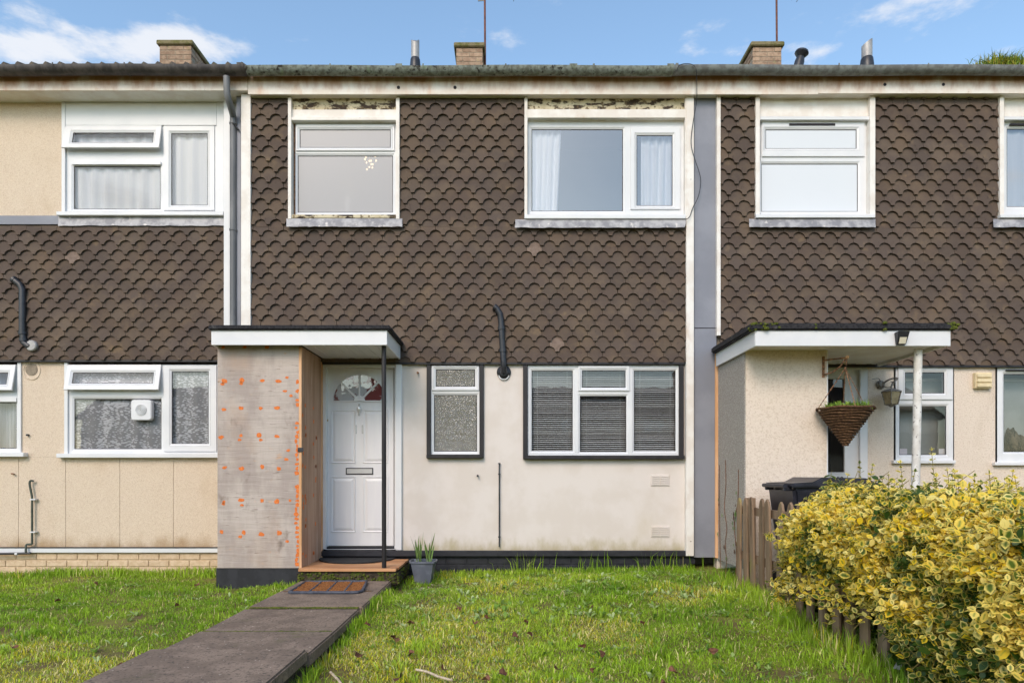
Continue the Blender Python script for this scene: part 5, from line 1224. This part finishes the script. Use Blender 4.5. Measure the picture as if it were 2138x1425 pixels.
# build leaves with numpy-friendly lists
LEAF = [(0, 0, 0), (-0.30, 0.28, 0.05), (0.0, 0.30, 0), (0.30, 0.28, 0.05), (-0.33, 0.62, 0.06), (0.0, 0.65, 0), (0.33, 0.62, 0.06), (0, 1.0, -0.05)]
LEAF_F = [(0, 2, 1), (0, 3, 2), (1, 2, 5, 4), (2, 3, 6, 5), (4, 5, 7), (5, 6, 7)]
LEAF_E = [0.9, 1.0, 0.0, 1.0, 1.0, 0.05, 1.0, 1.0]
stems = MB(); leaves = []
for tip, dr_, L, young, size in tips:
    base = tip - dr_ * L; nn = max(3, int(L / 0.034)); side0 = dr_.cross(Vector((0, 0, 1)))
    side0 = side0.normalized() if side0.length > 0.05 else Vector((1, 0, 0))
    for k_ in range(nn + 1):
        t = k_ / nn; p = base.lerp(tip, t)
        ang0 = (k_ % 2) * math.pi / 2 + rs.uniform(-0.3, 0.3)
        for s2 in ((0, 1) if k_ < nn else (0, 1, 2)):
            ang = ang0 + s2 * math.pi; radial = (Matrix.Rotation(ang, 3, dr_) @ side0)
            ax = (radial * rs.uniform(0.7, 1.1) + dr_ * rs.uniform(0.3, 0.8) + Vector((0, 0, rs.gauss(0.0, 0.15)))).normalized() if s2 < 2 else dr_
            up = Vector((rs.gauss(-0.22, 0.34), rs.gauss(-0.48, 0.34), 1.0)); nrm = (up - ax * up.dot(ax))
            if nrm.length < 0.1: nrm = side0.copy()
            nrm.normalize(); ln = size * rs.uniform(0.033, 0.057) * (0.75 if t > 0.9 else 1.0)
            leaves.append((p, ax, nrm, ln, young + rs.gauss(0, 0.18) + 0.15 * (t - 0.5)))
    stems.tube([base - dr_ * 0.05, tip], 0.0022, n=3, caps=False)
camv = cam.location
leaves.sort(key=lambda q: (q[0] - camv).length / max(0.3, 1.0 if q[0].x < 2.75 else 0.6))
lv, lf, le, ly = [], [], [], []
def frame_m(p, ax, nrm, ln):
    sd = ax.cross(nrm); m = Matrix((sd * ln, ax * ln, nrm * ln)).transposed().to_4x4(); m.translation = p; return m
def in_view(p):
    dd = p.y + D; 
    return dd > 0.5 and -1 < (p.x * F / dd + CX) < 2138 and (HY - (p.z - HC) * F / dd) < 1425
proto = {}
def leaf_mesh(kind, seed):
    key = (kind, seed)
    if key not in proto:
        me = bpy.data.meshes.new('leaf'); me.from_pydata(LEAF, [], LEAF_F); me.materials.append(MT['variegated_leaf'])
        a = me.attributes.new('edge', 'FLOAT', 'POINT'); a.data.foreach_set('value', LEAF_E)
        a = me.attributes.new('young', 'FLOAT', 'POINT'); a.data.foreach_set('value', [kind] * len(LEAF)); me.shade_smooth(); proto[key] = me
    return proto[key]
single = 0
for p, ax, nrm, ln, yg in leaves:
    m = frame_m(p, ax, nrm, ln)
    if single < 290 and yg > 0.1 and in_view(p) and p.x < 2.6:
        o = bpy.data.objects.new('leaf', leaf_mesh(round(min(0.9, max(0, yg)) * 5) / 5, 0)); place(o, p, hedge); o.matrix_local = Matrix.Translation(-WORLD[hedge.name]) @ m; single += 1; continue
    b0 = len(lv); lv += [tuple(m @ Vector(v)) for v in LEAF]; lf += [tuple(i + b0 for i in f) for f in LEAF_F]; le += LEAF_E; ly += [yg] * len(LEAF)
og = WORLD[hedge.name]
me = bpy.data.meshes.new('foliage'); arr = np.array(lv) - np.array(og); me.from_pydata(arr.tolist(), [], lf); me.materials.append(MT['variegated_leaf'])
a = me.attributes.new('edge', 'FLOAT', 'POINT'); a.data.foreach_set('value', le)
a = me.attributes.new('young', 'FLOAT', 'POINT'); a.data.foreach_set('value', ly); me.shade_smooth()
o = bpy.data.objects.new('foliage', me); place(o, og, hedge); o['kind'] = 'stuff'
stems.build('twigs', MT['green_stem'], hedge, kind='stuff')
b = MB()
for i in range(26):
    x, y = rs.uniform(2.4, 4.4), rs.uniform(YH0 + 0.2, YH1 - 0.4); p0 = Vector((x, y, -0.02)); pts = [p0]
    for j in range(4): pts.append(pts[-1] + Vector((rs.gauss(-0.04, 0.09), rs.gauss(0, 0.09), 0.2)))
    b.tube(pts, [0.016, 0.013, 0.010, 0.007, 0.004], n=6)
b.build('stems', MT['dry_stem'], hedge, kind='stuff', smooth=True)

# ---------------- ivy creeping up the porch side
def creeper(pts, label, leafy):
    v = thing('ivy', pts[0], label, 'ivy')
    MB().tube(smooth_path([Vector(p) for p in pts]), 0.0032, n=5).build('stem', MT['dry_stem'], v, smooth=True)
    for i in range(leafy):
        p = Vector(random.choice(pts[1:-1])).lerp(Vector(random.choice(pts[1:-1])), 0.3) + Vector((-0.01, random.gauss(0, 0.03), random.gauss(0, 0.08)))
        b = MB(); q = random.uniform(0.015, 0.03)
        b.v = [tuple(p + Vector((-0.004, dy_ * q, dz_ * q))) for dy_, dz_ in ((0, -1), (0.8, -0.3), (0.5, 0.6), (0, 1), (-0.5, 0.6), (-0.8, -0.3))]; b.f = [(0, 1, 2, 3, 4, 5)]
        b.build('ivy_leaf', MT['daffodil_leaf'] if random.random() < 0.6 else MT['dead_leaf'], v)
sx0 = px_ - 0.006
creeper([(sx0, -0.30, 0.02), (sx0, -0.35, 0.2), (sx0, -0.31, 0.38), (sx0, -0.36, 0.55), (sx0, -0.28, 0.75), (sx0, -0.33, 1.0), (sx0, -0.31, 1.25)], 'dead brown creeper stem on the grey pebbledash panel', 3)
creeper([(sx0, -0.62, 0.02), (sx0, -0.66, 0.3), (sx0, -0.60, 0.6), (sx0, -0.70, 0.85), (sx0, -0.72, 1.15)], 'green ivy climbing beside the first fence picket', 16)
creeper([(sx0, -0.15, 0.1), (sx0, -0.13, 0.4), (sx0, -0.10, 0.8), (sx0, -0.11, 1.2)], 'thin brown creeper along the orange timber edge', 3)

# ---------------- grass
def np_blades(name, pts, label, kind='stuff', hmin=0.025, hmax=0.055, wid=0.0022, tint=None, lean=1.0, cat=None):
    n = len(pts); base = np.array(pts, dtype=np.float64)
    h = rng.uniform(hmin, hmax, n) * (pts_scale if (pts_scale := 1.0) else 1)
    ang = rng.uniform(0, 2 * math.pi, n); ln = np.abs(rng.normal(0, lean, n)); la = rng.uniform(0, 2 * math.pi, n)
    side = np.stack([np.cos(ang), np.sin(ang), np.zeros(n)], 1) * (wid * rng.uniform(0.6, 1.5, n))[:, None]
    ld = np.stack([np.cos(la), np.sin(la), np.zeros(n)], 1) * (h * ln)[:, None]; up = np.zeros((n, 3)); up[:, 2] = h
    v = np.empty((n, 5, 3)); v[:, 0] = base - side; v[:, 1] = base + side; mid_ = base + ld * 0.35 + up * 0.6
    v[:, 2] = mid_ + side * 0.8; v[:, 3] = mid_ - side * 0.8; v[:, 4] = base + ld + up * np.clip(1 - 0.25 * ln, 0.3, 1)[:, None]
    me = bpy.data.meshes.new(name); me.vertices.add(n * 5); me.vertices.foreach_set('co', v.reshape(-1).astype(np.float32))
    idx = np.arange(n)[:, None] * 5; loops = np.concatenate([idx + np.array([[0, 1, 2, 3]]), idx + np.array([[3, 2, 4]])], 1).reshape(-1)
    me.loops.add(n * 7); me.loops.foreach_set('vertex_index', loops.astype(np.int32)); me.polygons.add(n * 2)
    starts = (np.arange(n)[:, None] * 7 + np.array([[0, 4]])).reshape(-1); me.polygons.foreach_set('loop_start', starts.astype(np.int32))
    me.update(calc_edges=True); me.validate(); me.materials.append(MT['grass_blade'])
    a = me.attributes.new('tint', 'FLOAT_COLOR', 'POINT'); c = np.repeat(np.concatenate([tint, np.ones((n, 1))], 1), 5, axis=0); a.data.foreach_set('color', c.reshape(-1).astype(np.float32))
    o = bpy.data.objects.new(name, me); place(o, (0, 0, 0)); return tag(o, label, cat, kind=kind)
def vnoise(x, y, s, seed):
    r = np.random.default_rng(seed); g = r.random((64, 64)); xf, yf = x * s + 20.3, y * s + 31.7
    i, j = np.floor(xf).astype(int), np.floor(yf).astype(int); fx, fy = xf - i, yf - j; fx, fy = fx * fx * (3 - 2 * fx), fy * fy * (3 - 2 * fy)
    q = lambda a, b_: g[a % 64, b_ % 64]
    return (q(i, j) * (1 - fx) + q(i + 1, j) * fx) * (1 - fy) + (q(i, j + 1) * (1 - fx) + q(i + 1, j + 1) * fx) * fy
def lawn_tint(x, y, warm):
    n1, n2, n3 = vnoise(x, y, 1.1, 3), vnoise(x, y, 3.2, 4), rng.random(len(x))
    green, deep, lime, straw, mossy = [np.array(S(*c)[:3]) for c in ((158, 190, 50), (114, 156, 40), (186, 208, 70), (226, 214, 152), (212, 204, 60))]
    c = green * (1 - n2[:, None]) + deep * n2[:, None]
    f = np.clip((n1 - 0.45) * 2.2, 0, 1)[:, None]; c = c * (1 - 0.6 * f) + lime * 0.6 * f
    m = np.clip((warm + 0.7 * n2 + 0.7 * n1 - 0.72) * 2.6, 0, 1); c = np.where((rng.random(len(x)) < m * 0.55)[:, None], mossy, c)
    c = np.where((n3 < 0.07 + 0.24 * m)[:, None], straw, c)
    return c * rng.uniform(0.6, 1.4, len(x))[:, None]
def blades(name, count, xr, yr, warmf, label, inside, **kw):
    x, y = rng.uniform(*xr, count), rng.uniform(*yr, count)
    keep = np.array([inside(a, b_) for a, b_ in zip(x, y)]) & (rng.random(count) < np.clip((vnoise(x, y, 2.3, 9) * 0.6 + vnoise(x, y, 6.1, 10) * 0.4 - 0.22) * 4.5, 0.12, 1)); x, y = x[keep], y[keep]
    z = np.array([lawn_z(a, b_) for a, b_ in zip(x, y)]) - 0.004
    return np_blades(name, np.stack([x, y, z], 1), label, tint=lawn_tint(x, y, warmf(x, y)), **kw)
def in_frame(x, y):
    dd = y + D; return dd > 3.0 and abs(x) / dd < 0.98
near_right = lambda a, b_: in_frame(a, b_) and a < 2.5 and not (a < PATH_X1 + 0.02) and not (a < -1.03 and b_ > -0.86)
near_left = lambda a, b_: in_frame(a, b_) and a < PATH_X0 - 0.0 and not (b_ > -0.77 and a > -2.88)
blades('grass', 175000, (-1.14, 3.2), (-4.4, 0.02), lambda x, y: np.clip(0.32 - 0.26 * (x + 0.9) - 0.22 * (y + 2.6), -0.2, 0.65), 'short lawn grass right of the path', near_right, hmin=0.012, hmax=0.040)
blades('grass', 150000, (-6.8, -2.0), (-4.4, 0.20), lambda x, y: np.clip(-0.45 * (y + 2.6), -0.2, 0.55), 'short lawn grass left of the path', near_left, hmin=0.012, hmax=0.040)
# longer grass along the walls, the path edge and the fence
def long_grass(n, fx, label, hmin, hmax, lean=0.35):
    pts = [fx() for _ in range(n)]; x = np.array([p[0] for p in pts]); y = np.array([p[1] for p in pts]); z = np.array([lawn_z(a, b_) for a, b_ in pts]) - 0.004
    np_blades('grass_tufts', np.stack([x, y, z], 1), label, tint=lawn_tint(x, y, np.zeros(n) - 0.2), hmin=hmin, hmax=hmax, wid=0.003, lean=lean)
long_grass(2600, lambda: (random.uniform(-0.8, 2.0), -abs(random.gauss(0.04, 0.08)) - 0.02), 'longer grass along the black plinth', 0.03, 0.085)
long_grass(110, lambda: (random.choice((0.15, 0.3, 0.95, 1.0, 1.5, 1.85)) + random.gauss(0, 0.12), -0.05 - abs(random.gauss(0.0, 0.05))), 'tall seeding grass stalks at the plinth', 0.14, 0.28)
long_grass(3000, lambda: (random.uniform(-6.0, -2.9), -abs(random.gauss(0, 0.12)) + 0.14), 'longer grass along the buff brick plinth', 0.05, 0.11)
long_grass(2200, lambda: (2.12 + random.gauss(0, 0.09), random.uniform(-4.2, -0.5)), 'longer grass along the fence foot', 0.05, 0.15)
long_grass(1200, lambda: (PATH_X1 + abs(random.gauss(0.01, 0.035)), random.uniform(-4.2, -0.95)), 'grass fringe along the right edge of the path', 0.04, 0.105)
long_grass(1200, lambda: (PATH_X0 - abs(random.gauss(0.0, 0.03)), random.uniform(-4.2, -0.8)), 'grass fringe along the left edge of the path', 0.06, 0.11)
clumps = [(random.uniform(-1.0, 2.1), random.uniform(-4.1, -0.2), random.uniform(0.03, 0.10)) for _ in range(95)]
def clump_pt(cl):
    c = random.choice(cl); return (c[0] + random.gauss(0, c[2]), c[1] + random.gauss(0, c[2]))
long_grass(9000, lambda: clump_pt(clumps), 'coarse grass clumps in the right lawn', 0.035, 0.085, lean=0.7)
clumps2 = [(random.uniform(-5.6, -2.1), random.uniform(-4.1, 0.0), random.uniform(0.03, 0.10)) for _ in range(80)]
long_grass(7000, lambda: clump_pt(clumps2), 'coarse grass clumps in the left lawn', 0.03, 0.075, lean=0.7)
# broad leaved weeds in the right lawn
def weeds(n, region, label, tints, sz):
    v, f, c = [], [], []
    for i in range(n):
        x, y = region(); z = lawn_z(x, y); k_ = random.randint(4, 8); hue = np.array(S(*random.choice(tints))[:3])
        for j in range(k_):
            g = random.uniform(0, 6.28); L = random.uniform(*sz); el = random.uniform(0.35, 1.2); ax = Vector((math.cos(g) * math.cos(el), math.sin(g) * math.cos(el), math.sin(el))); sd = Vector((-math.sin(g), math.cos(g), 0))
            b0 = len(v); p = Vector((x, y, z)); wd = L * random.uniform(0.09, 0.16)
            for t, q in ((0, 0.25), (0.35, 0.8), (0.7, 1.0), (1.0, 0.1)):
                m_ = p + ax * (L * t) - Vector((0, 0, 0.35 * L * t * t)); v += [tuple(m_ - sd * wd * q), tuple(m_ + sd * wd * q)]; c += [list(hue * random.uniform(0.9, 1.1)) + [1]] * 2
            f += [(b0, b0 + 1, b0 + 3, b0 + 2), (b0 + 2, b0 + 3, b0 + 5, b0 + 4), (b0 + 4, b0 + 5, b0 + 7, b0 + 6)]
    me = bpy.data.meshes.new('lawn_weeds'); me.from_pydata(v, [], f); me.materials.append(MT['grass_blade'])
    a = me.attributes.new('tint', 'FLOAT_COLOR', 'POINT'); a.data.foreach_set('color', np.array(c, dtype=np.float32).reshape(-1)); me.shade_smooth()
    tag(place(bpy.data.objects.new('lawn_weeds', me), (0, 0, 0)), label, kind='stuff')
pale = ((158, 182, 104), (126, 160, 66), (182, 198, 138))
weeds(300, lambda: (random.uniform(-0.9, 2.1), random.uniform(-2.4, -0.2)), 'pale dandelion and plantain leaves in the right lawn', pale, (0.05, 0.10))
weeds(220, lambda: (random.uniform(-1.0, 2.0), random.uniform(-4.0, -2.0)), 'small weeds in the near part of the right lawn', pale + ((96, 130, 52),), (0.03, 0.07))
weeds(170, lambda: (random.uniform(-5.2, -2.1), random.uniform(-3.9, -0.4)), 'pale weeds in the left lawn', pale, (0.03, 0.08))
weeds(90, lambda: (random.uniform(-1.0, -0.55), random.uniform(-1.1, -0.5)), 'low pink tinged weeds beside the planter', ((150, 160, 100), (196, 176, 164), (120, 146, 70)), (0.02, 0.045))

# fallen leaves, twigs, paper
lfm = []
for i in range(3):
    b = MB(); pts = []
    for j in range(9):
        g = 2 * math.pi * j / 9; r = 0.022 * random.uniform(0.55, 1.25); pts.append((r * math.cos(g) * 1.25, r * math.sin(g), 0.012 + 0.012 * math.sin(g * 2 + i) * random.uniform(0.5, 1.5)))
    b.v = pts + [(0, 0, 0.004)]; b.f = [(j, (j + 1) % 9, 9) for j in range(9)]; lfm.append(b.mesh('fallen_leaf', MT['dead_leaf'], (0, 0, 0)))
def fallen(px, py, lab, grp):
    dd = (HC - 0.04) * F / (py - HY); x, y = (px - CX) * dd / F, dd - D
    o = bpy.data.objects.new('fallen_leaf', random.choice(lfm)); place(o, (x, y, max(lawn_z(x, y), 0) + 0.022)); o.rotation_euler = (random.gauss(0, 0.4), random.gauss(0, 0.4), random.uniform(0, 6)); tag(o, lab, 'leaf', grp)
for px, py in ((1020, 1290), (1075, 1322), (955, 1267), (855, 1295), (830, 1332), (818, 1325), (860, 1297), (765, 1298), (990, 1300), (1098, 1298), (1104, 1318), (1215, 1345), (1260, 1360), (1340, 1298), (1240, 1392), (1405, 1395), (1050, 1400), (1015, 1412), (835, 1408), (925, 1390), (750, 1362), (1232, 1272), (1385, 1420), (1490, 1352), (860, 1358), (1165, 1390)):
    fallen(px, py, 'small brown fallen leaf lying on the right lawn', 'fallen leaves on the right lawn')
for px, py in ((200, 1215), (410, 1218), (255, 1385), (25, 1345), (120, 1250), (370, 1260)):
    fallen(px, py, 'small brown fallen leaf lying on the left lawn', 'fallen leaves on the left lawn')
def stick(pxs, lab):
    pts = []
    for px, py in pxs:
        dd = (HC - 0.05) * F / (py - HY); x, y = (px - CX) * dd / F, dd - D; pts.append(Vector((x, y, lawn_z(x, y) + 0.045)))
    MB().tube(smooth_path(pts), [0.007] * (5 * (len(pts) - 1) + 1), n=6).build('twig', MT['twig'], label=lab, cat='twig', smooth=True)
stick([(868, 1382), (892, 1384), (915, 1393), (944, 1401)], 'pale bent twig lying on the right lawn')
stick([(884, 1411), (892, 1417), (905, 1428)], 'short pale twig at the bottom edge of the lawn')
stick([(690, 1384), (704, 1398), (716, 1411)], 'thin brown twig on the lawn near the path')
q = Vector(((1872 - CX) * 3.70 / F, -D + 3.70, 0.05))
b = MB(); b.v = [tuple(q + Vector(v)) for v in ((-0.02, 0, 0.0), (0.03, 0.01, -0.01), (0.035, 0.0, 0.10), (0.012, -0.01, 0.075))]; b.f = [(0, 1, 2, 3)]
b.build('paper_scrap', MT['paper'], label='torn scrap of white paper at the hedge foot', cat='paper')
# tufts growing in the right gutter
wp = P(2095, 140, GD)
gt = [(wp.x + random.gauss(0, 0.13) + 0.02, wp.y + random.uniform(-0.06, 0.05), wp.z - 0.01) for _ in range(800)]
t_ = np.array([np.array(S(*random.choice(((122, 150, 50), (160, 166, 60), (98, 126, 44), (178, 160, 70))))[:3]) for _ in gt])
np_blades('gutter_grass', gt, 'tuft of grass and moss growing in the right gutter', hmin=0.06, hmax=0.17, wid=0.004, tint=t_, lean=0.6)

# basket plants
b = [(top.x + random.uniform(-0.15, 0.20), top.y + random.uniform(-0.15, 0.15), top.z - 0.01) for _ in range(260)]
t_ = np.array([np.array(S(*random.choice(((128, 160, 60), (150, 176, 70), (104, 136, 46))))[:3]) for _ in b])
o = np_blades('plants', b, None, kind=None, hmin=0.04, hmax=0.11, wid=0.006, tint=t_, lean=0.7)
o.parent = bas; o.location = -WORLD[bas.name]; o['kind'] = 'stuff'

# ---------------- cat on the window sill of the right house
cp = P(2118, 944, -0.10)
cv = [(0.10, 0.0, 0.10, 0.085), (0.02, 0.0, 0.115, 0.08), (-0.03, 0, 0.155, 0.055), (-0.055, -0.01, 0.205, 0.058), (-0.085, -0.02, 0.195, 0.034), (0.20, 0.0, 0.085, 0.085), (0.27, 0.02, 0.05, 0.04), (0.22, -0.07, 0.025, 0.022), (0.10, -0.09, 0.02, 0.018),
      (-0.02, -0.035, 0.07, 0.03), (-0.03, -0.045, 0.015, 0.022), (-0.02, 0.035, 0.07, 0.03), (-0.03, 0.045, 0.015, 0.022), (0.17, -0.06, 0.05, 0.05), (0.10, -0.075, 0.018, 0.024), (0.17, 0.06, 0.05, 0.05), (0.10, 0.075, 0.018, 0.024),
      (-0.045, -0.035, 0.245, 0.022), (-0.04, -0.04, 0.275, 0.005), (-0.05, 0.03, 0.245, 0.022), (-0.045, 0.035, 0.275, 0.005)]
ce = [(0, 1), (1, 2), (2, 3), (3, 4), (0, 5), (5, 6), (6, 7), (7, 8), (1, 9), (9, 10), (1, 11), (11, 12), (5, 13), (13, 14), (5, 15), (15, 16), (3, 17), (17, 18), (3, 19), (19, 20)]
me = bpy.data.meshes.new('cat'); me.from_pydata([c[:3] for c in cv], ce, []); ob = bpy.data.objects.new('temp_cat', me); COL.objects.link(ob)
md = ob.modifiers.new('skin', 'SKIN'); 
for i, c in enumerate(cv): me.skin_vertices[0].data[i].radius = (c[3], c[3]); me.skin_vertices[0].data[i].use_root = (i == 0)
ob.modifiers.new('sub', 'SUBSURF').levels = 2
dg = bpy.context.evaluated_depsgraph_get(); cm = bpy.data.meshes.new_from_object(ob.evaluated_get(dg)); bpy.data.objects.remove(ob)
cm.materials.clear(); cm.materials.append(MT['cat_fur']); cm.shade_smooth()
tag(place(bpy.data.objects.new('cat', cm), cp), 'brown tabby cat sitting inside the ground floor window at right', 'cat')

# ---------------- terrace across the green, behind the camera: what the windows mirror
opp = thing('terraced_house', (0, -34, 0), 'brown roofed terrace across the green mirrored in the windows', 'house')
MB().box(-26, 26, -42, -34, -0.1, 4.6).build('wall', MT['far_wall'], opp)
MB().prism([(0, 0), (1, 0), (1, 0.1), (0, 0.1)], 0, 0.01)
b = MB(); b.v = [(-26.4, -33.5, 4.5), (26.4, -33.5, 4.5), (26.4, -38, 6.9), (-26.4, -38, 6.9), (-26.4, -42.5, 4.5), (26.4, -42.5, 4.5)]; b.f = [(0, 1, 2, 3), (3, 2, 5, 4), (0, 3, 4), (1, 5, 2)]; b.build('roof', MT['far_roof'], opp)
b = MB().box(-26, 26, -33.98, -33.9, 2.3, 3.6); b.build('tile_band', MT['far_roof'], opp)
for i in range(10):
    x = -24 + i * 5.0
    MB().box(x, x + 1.7, -33.99, -33.92, 0.9, 2.2).build('window', MT['grey_panel'], opp); MB().box(x + 2.2, x + 3.3, -33.99, -33.92, 3.62, 4.45).build('window', MT['white_plastic'], opp)
    MB().box(x + 2.4, x + 3.3, -33.99, -33.92, 0.1, 2.1).build('front_door', MT['white_plastic'], opp)
    if i % 2: MB().box(x, x + 0.5, -38.4, -37.6, 6.0, 8.0).build('chimney', MT['chimney_brick'], opp)
